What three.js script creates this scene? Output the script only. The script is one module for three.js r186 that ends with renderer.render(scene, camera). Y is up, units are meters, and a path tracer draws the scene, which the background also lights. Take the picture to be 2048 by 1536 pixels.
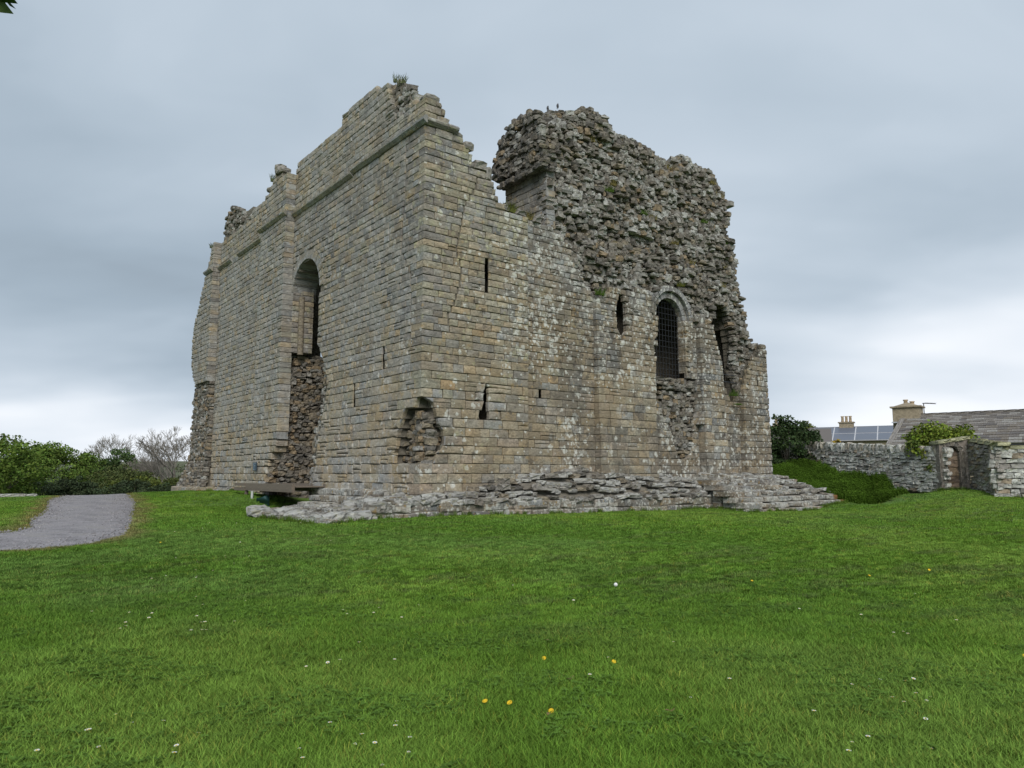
import * as THREE from 'three';
import { mergeGeometries } from 'three/addons/utils/BufferGeometryUtils.js';

// ---------------------------------------------------------------- random + noise
function rngOf(seed) { let a = seed >>> 0; return () => { a = (a + 0x6D2B79F5) | 0; let t = Math.imul(a ^ (a >>> 15), 1 | a); t = (t + Math.imul(t ^ (t >>> 7), 61 | t)) ^ t; return ((t ^ (t >>> 14)) >>> 0) / 4294967296; }; }
const HASH = new Float32Array(65536); { const r = rngOf(77); for (let i = 0; i < 65536; i++) HASH[i] = r(); }
const lat = (x, y) => HASH[((x * 73 + y * 9277 + ((x * y) & 255) * 131) & 65535)];
function vn(x, y) { const xi = Math.floor(x), yi = Math.floor(y); let fx = x - xi, fy = y - yi; fx = fx * fx * (3 - 2 * fx); fy = fy * fy * (3 - 2 * fy); const a = lat(xi, yi), b = lat(xi + 1, yi), c = lat(xi, yi + 1), d = lat(xi + 1, yi + 1); return a + (b - a) * fx + (c - a) * fy + (a - b - c + d) * fx * fy; }
function fbm(x, y, o = 4) { let v = 0, a = 0.5, s = 0; for (let i = 0; i < o; i++) { v += a * vn(x, y); s += a; x = x * 2.03 + 17.3; y = y * 2.01 + 9.1; a *= 0.5; } return v / s; }
const clamp = (v, a = 0, b = 1) => Math.min(b, Math.max(a, v));
const lerp = (a, b, t) => a + (b - a) * t;
const smooth = (a, b, x) => { const t = clamp((x - a) / (b - a)); return t * t * (3 - 2 * t); };
const V = (x, y, z) => new THREE.Vector3(x, y, z);
const s2l = v => { v /= 255; return v <= 0.04045 ? v / 12.92 : Math.pow((v + 0.055) / 1.055, 2.4); };
const l2s = v => 255 * clamp(v <= 0.0031308 ? v * 12.92 : 1.055 * Math.pow(v, 1 / 2.4) - 0.055);

// ---------------------------------------------------------------- camera, sky, sun, exposure
const scene = new THREE.Scene();
const camera = new THREE.PerspectiveCamera(2 * Math.atan(768 / 1480) * 180 / Math.PI, 4 / 3, 0.1, 6000);
camera.position.set(0, 1.6, 0); camera.rotation.x = Math.atan(180 / 1480);
scene.add(camera);
const EXPOSURE = 1.75;
{ // overcast sky: layered grey-blue cloud, paler gaps low over the land
  const W = 2048, H = 1024, d = new Float32Array(W * H * 4);
  for (let j = 0; j < H; j++) {
    const el = ((j + 0.5) / H - 0.5) * 180;
    for (let i = 0; i < W; i++) {
      let az = ((i + 0.5) / W) * 360 - 90; az = (az + 540) % 360 - 180;   // 0 = straight ahead (-z), + to the right
      const e = Math.max(el, 0), ca = az * Math.PI / 180;
      const k = 1 / (0.16 + Math.sin(e * Math.PI / 180)), px = Math.sin(ca) * k, pz = Math.cos(ca) * k;   // position on the cloud layer
      const big = fbm(px * 0.55 + 40, pz * 0.8 + 12, 5), fine = fbm(px * 1.9 + 5, pz * 2.6 + 31, 5), wisp = fbm(px * 0.9 + fine * 0.9 + 71, pz * 2.2 + 3, 5);
      let v = 0.585 + (big - 0.5) * 0.30 + (wisp - 0.5) * 0.22 + (fine - 0.5) * 0.06;
      const rag = (fbm(az * 0.07 + 3, e * 0.2 + 8, 5) - 0.5);
      const low = 1 - smooth(0.5, 9, e + rag * 7);                                   // pale band along the horizon
      const right = smooth(14, 30, az + rag * 10) * (1 - smooth(5, 14 + (az - 20) * 0.22, e + rag * 8)) * (1 - smooth(60, 90, az));
      const left = smooth(-14, -26, az) * (1 - smooth(1, 7, e + rag * 6)) * (1 - smooth(-60, -90, az));
      v += low * 0.10 + right * 0.30 + left * 0.24;
      v -= 0.075 * Math.exp(-Math.pow((e - 15 - (az - 25) * 0.16 + rag * 7) / 4.6, 2)) * smooth(10, 22, az) * (1 - smooth(50, 80, az));   // dark roll of cloud above the right gap
      v -= 0.07 * Math.exp(-Math.pow((e - 13 + rag * 9) / 6, 2)) * smooth(-8, -20, az) * (1 - smooth(-50, -80, az));
      const blue = clamp(1.0 - (v - 0.46) * 1.5, 0.22, 1);
      const o = (j * W + i) * 4, g = el < 0 ? 0.55 : 1;
      d[o] = v * (1 - 0.185 * blue) * g / EXPOSURE; d[o + 1] = v * (1.0 + 0.0 * blue) * g / EXPOSURE; d[o + 2] = v * (1.02 + 0.17 * blue) * g / EXPOSURE; d[o + 3] = 1;
    }
  }
  const t = new THREE.DataTexture(d, W, H, THREE.RGBAFormat, THREE.FloatType);
  t.mapping = THREE.EquirectangularReflectionMapping; t.minFilter = t.magFilter = THREE.LinearFilter; t.needsUpdate = true;
  scene.background = t; scene.environment = t;
}
const sun = new THREE.DirectionalLight(new THREE.Color(1, 0.96, 0.9), 1.5);
sun.position.set(8, 62, 48); sun.target.position.set(0, 4, -25); sun.castShadow = true; sun.shadow.radius = 60;
Object.assign(sun.shadow.camera, { left: -60, right: 60, top: 60, bottom: -60, near: 1, far: 220 }); sun.shadow.mapSize.set(2048, 2048);
scene.add(sun, sun.target);
const renderer = new THREE.WebGLRenderer({ antialias: true });
renderer.toneMapping = THREE.LinearToneMapping; renderer.toneMappingExposure = EXPOSURE;
renderer.shadowMap.enabled = true; renderer.shadowMap.type = THREE.PCFSoftShadowMap;

// ---------------------------------------------------------------- naming helpers
const used = {};
function numbered(n) { used[n] = (used[n] || 0) + 1; return used[n] === 1 ? n : n + '_' + String(used[n] - 1).padStart(3, '0'); }
function tag(o, label, category, group, kind) { if (label) o.userData.label = label; if (category) o.userData.category = category; if (group) o.userData.group = group; if (kind) o.userData.kind = kind; return o; }
function shade(o) { o.castShadow = o.receiveShadow = true; return o; }
function thing(name, label, category, pos = [0, 0, 0], turn = 0, group) { const g = new THREE.Group(); g.name = numbered(name); g.position.set(...pos); g.rotation.y = turn; scene.add(g); return tag(g, label, category, group); }
function part(name, geo, mat, parent) { const m = shade(new THREE.Mesh(geo, mat)); m.name = name; parent.add(m); return m; }
function single(name, geo, mat, label, category, pos = [0, 0, 0], turn = 0, group, kind) { const m = shade(new THREE.Mesh(geo, mat)); m.name = numbered(name); m.position.set(...pos); m.rotation.y = turn; scene.add(m); return tag(m, label, category, group, kind); }

// ---------------------------------------------------------------- geometry helpers
class Geo {   // triangle soup with uv and colour; quads wind so that their normal is (b-a)x(c-a)
  constructor() { this.p = []; this.u = []; this.c = []; }
  tri(a, b, c, ua, ub, uc, col) { this.p.push(...a, ...b, ...c); this.u.push(...(ua || [0, 0]), ...(ub || [0, 0]), ...(uc || [0, 0])); if (col) this.c.push(...col, ...col, ...col); }
  quad(a, b, c, d, ua, ub, uc, ud, col) { this.tri(a, b, c, ua, ub, uc, col); this.tri(a, c, d, ua, uc, ud, col); }
  box(x0, y0, z0, x1, y1, z1, col, us = 1) {
    const q = (a, b, c, d, f) => this.quad(a, b, c, d, f(a), f(b), f(c), f(d), col);
    const X = p => [p[2] * us, p[1] * us], Y = p => [p[0] * us, p[2] * us], Z = p => [p[0] * us, p[1] * us];
    q([x0, y0, z1], [x1, y0, z1], [x1, y1, z1], [x0, y1, z1], Z); q([x1, y0, z0], [x0, y0, z0], [x0, y1, z0], [x1, y1, z0], Z);
    q([x1, y0, z1], [x1, y0, z0], [x1, y1, z0], [x1, y1, z1], X); q([x0, y0, z0], [x0, y0, z1], [x0, y1, z1], [x0, y1, z0], X);
    q([x0, y1, z1], [x1, y1, z1], [x1, y1, z0], [x0, y1, z0], Y); q([x0, y0, z0], [x1, y0, z0], [x1, y0, z1], [x0, y0, z1], Y);
  }
  add(g, m, col) { // add a non-indexed geometry under a matrix
    const P = g.attributes.position.array, U = g.attributes.uv.array, v = V(0, 0, 0);
    for (let i = 0; i < P.length; i += 3) { v.set(P[i], P[i + 1], P[i + 2]).applyMatrix4(m); this.p.push(v.x, v.y, v.z); if (col) this.c.push(...col); }
    for (let i = 0; i < U.length; i++) this.u.push(U[i]);
  }
  build(normals) { const g = new THREE.BufferGeometry(); g.setAttribute('position', new THREE.Float32BufferAttribute(this.p, 3)); g.setAttribute('uv', new THREE.Float32BufferAttribute(this.u, 2)); if (this.c.length) g.setAttribute('color', new THREE.Float32BufferAttribute(this.c, 3)); g.computeVertexNormals(); return g; }
}
function dataTex(W, H, fn, srgb = true, rep) {
  const d = new Uint8Array(W * H * 4);
  for (let j = 0; j < H; j++) for (let i = 0; i < W; i++) { const c = fn(i, j, W, H), o = (j * W + i) * 4; d[o] = srgb ? l2s(c[0]) : c[0] * 255; d[o + 1] = srgb ? l2s(c[1]) : c[1] * 255; d[o + 2] = srgb ? l2s(c[2]) : c[2] * 255; d[o + 3] = 255; }
  const t = new THREE.DataTexture(d, W, H); if (srgb) t.colorSpace = THREE.SRGBColorSpace; t.wrapS = t.wrapT = THREE.RepeatWrapping; t.magFilter = THREE.LinearFilter; t.minFilter = THREE.LinearFilter; t.generateMipmaps = false; if (rep) t.repeat.set(rep, rep); t.needsUpdate = true; return t;
}
// periodic noise for tiles
function tileFbm(u, v, n, o = 4, seed = 0) { let r = 0, a = 0.5, s = 0; for (let k = 0; k < o; k++) { const x = u * n, y = v * n, xi = Math.floor(x), yi = Math.floor(y); let fx = x - xi, fy = y - yi; fx = fx * fx * (3 - 2 * fx); fy = fy * fy * (3 - 2 * fy); const h = (p, q) => lat(((p % n) + n) % n + seed * 13 + k * 101, ((q % n) + n) % n + seed * 7); const A = h(xi, yi), B = h(xi + 1, yi), C = h(xi, yi + 1), D = h(xi + 1, yi + 1); r += a * (A + (B - A) * fx + (C - A) * fy + (A - B - C + D) * fx * fy); s += a; a *= 0.55; n *= 2; } return r / s; }
const bumpTex = dataTex(512, 512, (i, j) => { const v = tileFbm(i / 512, j / 512, 12, 5, 3); return [v, v, v]; }, false);
function rocky(scale) { const t = bumpTex.clone(); t.repeat.set(scale, scale); t.needsUpdate = true; return t; }
// speckled weathered stone used on rubble (neutral; the stone's own tone comes with the vertex or material colour)
const rubbleTex = dataTex(512, 512, (i, j) => {
  const u = i / 512, v = j / 512; let g = 0.68 + 0.5 * (tileFbm(u, v, 8, 5, 5) - 0.5) * 1.7;
  const li = smooth(0.56, 0.66, tileFbm(u, v, 10, 4, 9)), dk = smooth(0.6, 0.68, tileFbm(u, v, 14, 4, 21)), mo = smooth(0.62, 0.7, tileFbm(u, v, 6, 4, 33));
  let c = [g, g, g];
  c = c.map((x, k) => lerp(x, [0.98, 0.98, 0.92][k], li * 0.8)); c = c.map((x, k) => lerp(x, [0.2, 0.19, 0.17][k], dk * 0.6)); c = c.map((x, k) => lerp(x, [0.46, 0.43, 0.2][k], mo * 0.45));
  return c;
});
const rockMatV = new THREE.MeshStandardMaterial({ map: rubbleTex, vertexColors: true, roughness: 0.95, bumpMap: bumpTex, bumpScale: 0.012 });
// a family of irregular stones (unit size, 48 triangles)
function rockGeo(seed, round = 0.45) {
  const r = rngOf(seed), g = new THREE.BoxGeometry(1, 1, 1, 2, 2, 2), P = g.attributes.position, jit = {};
  for (let i = 0; i < P.count; i++) {
    const k = [P.getX(i), P.getY(i), P.getZ(i)].map(x => Math.round(x * 2)), key = k.join();
    if (!jit[key]) { const l = Math.hypot(...k), n = k.filter(x => x).length; const f = lerp(1, 1 / l * 1.12, n > 1 ? round : 0) * (0.5); jit[key] = k.map((x, q) => x * f + (r() - 0.5) * (q === 1 ? 0.16 : 0.2)); }
    P.setXYZ(i, ...jit[key]);
  }
  const n = g.toNonIndexed(), Q = n.attributes.position, U = n.attributes.uv; const ou = r() * 5, ov = r() * 5;
  for (let i = 0; i < Q.count; i += 3) { const a = V().fromBufferAttribute(Q, i), b = V().fromBufferAttribute(Q, i + 1), c = V().fromBufferAttribute(Q, i + 2), nn = b.clone().sub(a).cross(c.clone().sub(a)); const ax = Math.abs(nn.x) > Math.abs(nn.y) ? (Math.abs(nn.x) > Math.abs(nn.z) ? 0 : 2) : (Math.abs(nn.y) > Math.abs(nn.z) ? 1 : 2); [a, b, c].forEach((p, q) => U.setXY(i + q, ou + (ax === 0 ? p.z : p.x) * 0.45, ov + (ax === 1 ? p.z : p.y) * 0.3)); }
  n.computeVertexNormals(); return n;
}
const ROCKS = Array.from({ length: 14 }, (_, i) => rockGeo(900 + i, 0.25 + 0.45 * (i % 4) / 3));
const TONES = [[.33, .31, .28], [.255, .235, .205], [.38, .37, .345], [.21, .185, .155], [.29, .245, .185], [.46, .455, .43], [.16, .147, .13], [.32, .245, .16]];
const toneMats = TONES.map(c => new THREE.MeshStandardMaterial({ map: rubbleTex, color: new THREE.Color().setRGB(...c), roughness: 0.95, bumpMap: bumpTex, bumpScale: 0.012 }));
const EYE = camera.position.clone();
// rocks: [{m: Matrix4 in parent's space, v, tone, size}]; the `most` that show largest become parts of their own, the rest one part
function placeRocks(rocks, parent, name, restName, most, tones = TONES, mats = toneMats) {
  parent.updateWorldMatrix(true, false); const w = V(), s = V();
  for (const k of rocks) { w.setFromMatrixPosition(k.m).applyMatrix4(parent.matrixWorld); s.setFromMatrixScale(k.m); k.seen = (k.hidden ? 0 : 1) * s.x * s.y / w.distanceToSquared(EYE); }
  const order = rocks.slice().sort((a, b) => b.seen - a.seen), rest = new Geo();
  order.forEach((k, i) => {
    if (i < most) { const m = part(name, ROCKS[k.v], mats[k.tone], parent); k.m.decompose(m.position, m.quaternion, m.scale); }
    else rest.add(ROCKS[k.v], k.m, tones[k.tone]);
  });
  if (rest.p.length) { const m = part(restName, rest.build(), rockMatV, parent); m.userData.kind = 'stuff'; }
}
const EU = new THREE.Euler(), QU = new THREE.Quaternion();
function rockAt(pos, size, rot, v, tone, hidden) { return { m: new THREE.Matrix4().compose(pos, QU.setFromEuler(EU.set(...rot)).clone(), V(...size)), v, tone, hidden }; }

// ---------------------------------------------------------------- the lie of the land
const CX = -2.84, CZ = -23, SR = [0.7864, -0.6177], TL = [-0.6177, -0.7864];   // keep corner; directions of its two walls in plan
const plan = (s, t) => [CX + SR[0] * s + TL[0] * t, CZ + SR[1] * s + TL[1] * t];
const CP = [[0, 3, 0], [0, -4, 0], [-6, -3, 0.02], [6, -3, 0], [-5, -9, .08], [5, -9, .02], [0, -9, .04], [0, -15, .16], [8, -15, .06], [13, -21, .12], [-5, -15, .2], [14, -8, 0], [-12, -8, .08],
  [...plan(-2.3, -1.4), .34], [...plan(4.9, -1.4), .26], [...plan(12.2, -1.6), .21], [...plan(13.4, -3.1), .09], [...plan(16.9, -3.1), .05], [...plan(22.4, -3.1), .07], [...plan(-4.0, -1.4), .28], [...plan(-4.2, 4.2), .27],
  [-9.6, -14, .17], [-8.9, -17, .24], [-12.4, -24, .32], [-17.3, -34, .44], [-19.4, -38, .48], [-23.2, -38, .43], [-10.9, -16, .26], [-15, -15, .2], [-18, -24, .3], [-30, -38, .1],
  [-24, -46, -.5], [-30, -46, -.8], [-32, -60, -3], [-44, -80, -5], [-20, -60, -2.5], [-60, -60, -4],
  [...plan(-1, 21), .72], [...plan(-.8, 26), .56], [...plan(-1.2, 14.5), .8], [...plan(-1.6, 11.8), .74], [...plan(-2.8, 12), .55], [...plan(-1.5, 8.2), .1], [...plan(-3.5, 9), .34], [...plan(-2, 5.5), .3], [...plan(8, 12), .6], [...plan(3, 3), .5],
  [16.7, -34, .36], [17.5, -33, .74], [19.6, -32.6, .88], [20.0, -30.6, .62], [20.6, -29.2, .52], [15.6, -32.6, .22], [13.6, -38, 1.62], [16.6, -41, 1.9], [17.6, -37, 1.3], [15.4, -35.5, .85], [22, -42, 1.0], [30, -48, .6], [40, -60, .6], [34, -76, .6], [24, -20, .5], [22, -28, .6]];
function ground(x, z) {
  let a = 0, b = 0; for (const [px, pz, h] of CP) { const d2 = (x - px) * (x - px) + (z - pz) * (z - pz) + 0.6, w = 1 / (d2 * d2); a += w * h; b += w; }
  let h = a / b; const far = Math.hypot(x, z + 25), k = smooth(60, 220, far); h = lerp(h, -6, k);
  return h + (fbm(x * 0.22 + 9, z * 0.22 + 4, 3) - 0.5) * 0.09 * (1 - k);
}
const LAWN = 64;   // metres across one (mirrored) tile of the lawn's colour
const pathL = [[-26, -19.2], [-20, -17.6], [-14, -16.6], [-11.9, -17.2], [-12.2, -19], [-13.5, -21], [-16.2, -26], [-19.8, -32], [-23, -38], [-26, -44]];
const pathR = [[-24, -12.6], [-16, -13.2], [-11, -13.9], [-9.2, -14.3], [-8.5, -15.2], [-8.7, -17], [-11.2, -22.2], [-14.2, -28.2], [-18.6, -36.5], [-22.4, -43.5]];
const pathPoly = [...pathL, ...pathR.slice().reverse()];
function inPoly(P, x, y) { let c = false; for (let i = 0, j = P.length - 1; i < P.length; j = i++) if ((P[i][1] > y) !== (P[j][1] > y) && x < (P[j][0] - P[i][0]) * (y - P[i][1]) / (P[j][1] - P[i][1]) + P[i][0]) c = !c; return c; }
function distPoly(P, x, y, closed = true) { let m = 1e9; for (let i = 0; i < P.length - (closed ? 0 : 1); i++) { const [ax, ay] = P[i], [bx, by] = P[(i + 1) % P.length]; const t = clamp(((x - ax) * (bx - ax) + (y - ay) * (by - ay)) / ((bx - ax) ** 2 + (by - ay) ** 2)); m = Math.min(m, Math.hypot(x - ax - t * (bx - ax), y - ay - t * (by - ay))); } return m; }
// what the turf is made of at a place: fresh green, yellower, clippings (olive-grey), dry edge along the path
function turf(x, z) {
  const a = fbm(x * 0.35 + 3, z * 0.35, 4), b = fbm(x * 1.7 + 7, z * 1.7 + 5, 3);
  let c = [0.080, 0.150, 0.018]; const y = smooth(0.42, 0.62, a), q = smooth(0.38, 0.6, fbm(x * 0.12 + 60, z * 0.12 + 8, 3));
  c = [lerp(c[0], 0.122, y * 0.6), lerp(c[1], 0.192, y * 0.6), lerp(c[2], 0.026, y)];
  c = [lerp(c[0], 0.064, q * 0.6), lerp(c[1], 0.128, q * 0.6), c[2]];
  const f = .96 + 0.36 * b; c = c.map(v => v * f);
  const clip = clippings(x, z); c = [lerp(c[0], 0.085, clip * 0.4), lerp(c[1], 0.11, clip * 0.4), lerp(c[2], 0.035, clip * 0.4)];
  const dp = distPoly(pathPoly, x, z); const edge = (1 - smooth(0.05, 0.75, dp + (b - 0.5) * 0.9)); c = [lerp(c[0], 0.16, edge * 0.75), lerp(c[1], 0.135, edge * 0.75), lerp(c[2], 0.055, edge * 0.75)];
  return c;
}
function clippings(x, z) { // rows left by the mower, strongest in the middle distance and to the right
  const u = x * 0.80 - z * 0.6, v = x * 0.6 + z * 0.80; const rows = fbm(u * 1.0 + 20, v * 3.6, 4) + (fbm(x * .5 + 90, z * .5, 2) - .5) * .22; const zone = smooth(-6, -9, z + fbm(x * 0.2, z * 0.2, 2) * 4 - 2) * smooth(-9, 0, x + 2);
  return smooth(0.6, 0.7, rows) * zone;
}
{
  const line = (a, b, s, grow, far) => { const r = []; for (let v = a; v <= b + 1e-6; v += s) r.push(v); let st = s, v = b; while (v < far) { st *= grow; v += st; r.push(v); } st = s; v = a; while (v > -far) { st *= grow; v -= st; r.unshift(v); } return r; };
  const xs = line(-34, 34, 0.5, 1.25, 3500), zs = line(-56, 8, 0.5, 1.25, 3500), nx = xs.length, nz = zs.length;
  const p = new Float32Array(nx * nz * 3), u = new Float32Array(nx * nz * 2), idx = [];
  for (let j = 0; j < nz; j++) for (let i = 0; i < nx; i++) { const o = j * nx + i; p[o * 3] = xs[i]; p[o * 3 + 1] = ground(xs[i], zs[j]); p[o * 3 + 2] = zs[j]; u[o * 2] = (xs[i] + 32) / LAWN; u[o * 2 + 1] = (zs[j] + 56) / LAWN; if (i < nx - 1 && j < nz - 1) idx.push(o, o + nx, o + 1, o + 1, o + nx, o + nx + 1); }
  const g = new THREE.BufferGeometry(); g.setAttribute('position', new THREE.BufferAttribute(p, 3)); g.setAttribute('uv', new THREE.BufferAttribute(u, 2)); g.setIndex(idx); g.computeVertexNormals();
  const map = dataTex(1536, 1536, (i, j, W) => { const x = i / W * LAWN - 32, z = j / W * LAWN - 56; const c = turf(x, z), f = 0.55 + 0.75 * fbm(x * 9, z * 9, 3); return c.map(v => v * f); });
  map.wrapS = map.wrapT = THREE.MirroredRepeatWrapping;
  const m = shade(new THREE.Mesh(g, new THREE.MeshStandardMaterial({ map, roughness: 1 }))); m.name = 'ground'; tag(m, 'short mown green lawn sloping up around the ruin', 'lawn', null, 'structure'); scene.add(m);
}
{ // gravel path
  const map = dataTex(1024, 1024, (i, j) => { const u = i / 1024, v = j / 1024, a = tileFbm(u, v, 90, 3, 2), b = tileFbm(u, v, 6, 4, 8), st = tileFbm(u, v, 160, 2, 15); const f = 0.95 + 0.9 * (a - 0.5) + 0.7 * (b - 0.5) + (st > 0.72 ? 0.25 : st < 0.3 ? -0.22 : 0); const mo = smooth(0.62, 0.75, b) * 0.5; return [lerp(0.235 * f, 0.15, mo * 0.5), lerp(0.222 * f, 0.14, mo * 0.5), lerp(0.232 * f, 0.09, mo * 0.5)]; });
  const g = new Geo(), N = 150, M = 12, at = (L, k) => { const f = k * (L.length - 1), i = Math.min(L.length - 2, Math.floor(f)), t = f - i; const p = [L[Math.max(0, i - 1)], L[i], L[i + 1], L[Math.min(L.length - 1, i + 2)]]; return [0, 1].map(q => { const [a, b, c, d] = p.map(v => v[q]); return 0.5 * (2 * b + (c - a) * t + (2 * a - 5 * b + 4 * c - d) * t * t + (3 * b - a - 3 * c + d) * t * t * t); }); };
  const P = []; for (let i = 0; i <= N; i++) { const a = at(pathL, i / N), b = at(pathR, i / N), row = []; for (let k = 0; k <= M; k++) { let f = k / M; const n = (fbm(i * 0.31 + (k ? 50 : 0), 2, 3) - 0.5) * 0.16; if (k === 0) f -= n; if (k === M) f += n; const x = lerp(a[0], b[0], f), z = lerp(a[1], b[1], f); row.push([x, ground(x, z) + 0.03 - (k === 0 || k === M ? 0.035 : 0) + Math.sin(Math.PI * f) * 0.03, z]); } P.push(row); }
  const uv = p => [p[0] / 2.6, p[2] / 2.6];
  for (let i = 0; i < N; i++) for (let k = 0; k < M; k++) { const q = [P[i][k], P[i][k + 1], P[i + 1][k + 1], P[i + 1][k]]; g.quad(q[0], q[3], q[2], q[1], uv(q[0]), uv(q[3]), uv(q[2]), uv(q[1])); }
  { const r = rngOf(19), M = []; for (let i = 0; i < 26000; i++) { const z = lerp(-13, -40, r()), x = lerp(-25, -8, r()); if (!inPoly(pathPoly, x, z)) continue; M.push([x, z]); } const im = new THREE.InstancedMesh(ROCKS[3], new THREE.MeshStandardMaterial({ roughness: 1 }), M.length), m4 = new THREE.Matrix4(), c = new THREE.Color(); M.forEach(([x, z], i) => { const q = .012 + r() * r() * .03, k = .13 + r() * .22; im.setMatrixAt(i, m4.compose(V(x, ground(x, z) + .05, z), QU.setFromEuler(EU.set(r(), r() * 6, r())), V(q * 1.3, q * .8, q))); im.setColorAt(i, c.setRGB(k, k * .95, k * .97)); }); im.name = 'loose_gravel'; shade(im); tag(im, 'loose grey gravel lying on the path', 'gravel', null, 'stuff'); scene.add(im); }
  const m = part('gravel_path', g.build(), new THREE.MeshStandardMaterial({ map, roughness: 1, bumpMap: map, bumpScale: 0.015 }), scene); tag(m, 'grey gravel path curving up past the ruin', 'path', null, 'structure');
}
{ // far hillside
  const g = new Geo(); const h = a => 6 + 7 * fbm(a * 9 + 2, 1, 4); const N = 90, ring = [];
  for (let i = 0; i <= N; i++) { const a = -1.1 + 2.2 * i / N; ring.push([420, 640, 900].map((r, k) => [Math.sin(a) * r, [-7, h(a), 4 + h(a)][k], -Math.cos(a) * r])); }
  for (let i = 0; i < N; i++) for (let k = 0; k < 2; k++) g.quad(ring[i][k], ring[i + 1][k], ring[i + 1][k + 1], ring[i][k + 1]);
  const m = part('hills', g.build(), new THREE.MeshStandardMaterial({ color: new THREE.Color().setRGB(.085, .1, .045), roughness: 1 }), scene); tag(m, 'low green hillside beyond the valley trees', 'hill', null, 'structure');
}

// ================================================================ the keep
// built in its own axes: x along the window wall (s), -z along the entrance wall (t), y up; the corner between them is the origin
const keep = thing('castle_keep', 'tall ruined sandstone castle keep with one wall robbed to rubble', 'castle', [CX, 0, CZ], 0.6658);
const rk = rngOf(4242);
const frameR = { pos: (a, h, o) => [a, h, o], flip: false, ry: 0 };
const frameL = { pos: (a, h, o) => [-o, h, -a], flip: true, ry: Math.PI / 2 };
const PAL = { buff: [.345, .292, .205], ochre: [.345, .272, .165], orange: [.37, .25, .12], grey: [.275, .265, .24], dgrey: [.17, .168, .168], blue: [.285, .288, .285], brown: [.25, .208, .152], pink: [.335, .278, .218], pale: [.39, .38, .35], dark: [.15, .135, .115], olive: [.29, .272, .2], white: [.6, .6, .55] };
for (const k in PAL) if (k !== 'white') PAL[k] = PAL[k].map((v, i) => lerp(v, [.262, .234, .19][i], .36) * .96);
function pick(r, w) { let t = 0; for (const k in w) t += w[k]; let v = r() * t; for (const k in w) { v -= w[k]; if (v <= 0) return PAL[k]; } return PAL.grey; }
class FaceMap {
  constructor(a0, a1, h0, h1, W, H) { Object.assign(this, { a0, a1, h0, h1, W, H }); this.d = new Float32Array(W * H * 3).fill(0.25); this.kx = W / (a1 - a0); this.ky = H / (h1 - h0); }
  uv(a, h) { return [clamp((a - this.a0) / (this.a1 - this.a0), 0.001, 0.999), clamp((h - this.h0) / (this.h1 - this.h0), 0.001, 0.999)]; }
  rect(a0, a1, h0, h1, c, off) {
    const x0 = Math.max(0, Math.floor((a0 - this.a0) * this.kx)), x1 = Math.min(this.W, Math.ceil((a1 - this.a0) * this.kx)), y0 = Math.max(0, Math.floor((h0 - this.h0) * this.ky)), y1 = Math.min(this.H, Math.ceil((h1 - this.h0) * this.ky));
    for (let y = y0; y < y1; y++) for (let x = x0; x < x1; x++) {
      const a = this.a0 + x / this.kx, h = this.h0 + y / this.ky, f = 0.38 + 0.72 * fbm(a * 5 + off, h * 11 + off * 3, 3) + 0.5 * vn(a * 21, h * 27), w = (vn(a * 2.2 + off * 5, h * 3.1) - 0.5) * 0.16, o = (y * this.W + x) * 3;
      this.d[o] = c[0] * f * (1 + w); this.d[o + 1] = c[1] * f; this.d[o + 2] = c[2] * f * (1 - w);
    }
  }
  spot(a, h, r, c, al, seed) { // an irregular patch with its own outline
    const R = r * 1.5, x0 = Math.max(0, Math.floor((a - R - this.a0) * this.kx)), x1 = Math.min(this.W, Math.ceil((a + R - this.a0) * this.kx)), y0 = Math.max(0, Math.floor((h - R - this.h0) * this.ky)), y1 = Math.min(this.H, Math.ceil((h + R - this.h0) * this.ky));
    for (let y = y0; y < y1; y++) for (let x = x0; x < x1; x++) { const da = this.a0 + (x + 0.5) / this.kx - a, dh = this.h0 + (y + 0.5) / this.ky - h, q = Math.hypot(da, dh) / r + (vn(da * 22 / (r * 10 + 0.3) + seed, dh * 22 / (r * 10 + 0.3) + seed) - 0.5) * 1.0; const k = al * (1 - smooth(0.7, 1.02, q)); if (k > 0) { const o = (y * this.W + x) * 3; for (let n = 0; n < 3; n++) this.d[o + n] += (c[n] - this.d[o + n]) * k; } }
  }
  each(fn) { for (let y = 0; y < this.H; y++) for (let x = 0; x < this.W; x++) { const o = (y * this.W + x) * 3; fn(this.d, o, this.a0 + x / this.kx, this.h0 + y / this.ky); } }
  texture() { const W = this.W, d = new Uint8Array(W * this.H * 4); for (let i = 0; i < W * this.H; i++) { for (let n = 0; n < 3; n++) d[i * 4 + n] = l2s(this.d[i * 3 + n]); d[i * 4 + 3] = 255; } const t = new THREE.DataTexture(d, W, this.H); t.colorSpace = THREE.SRGBColorSpace; t.magFilter = t.minFilter = THREE.LinearFilter; t.needsUpdate = true; return t; }
}
const mapR = new FaceMap(-1.2, 20, 0, 16.2, 2048, 1565), mapL = new FaceMap(-0.4, 26, 0, 16.6, 2048, 1288);
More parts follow.
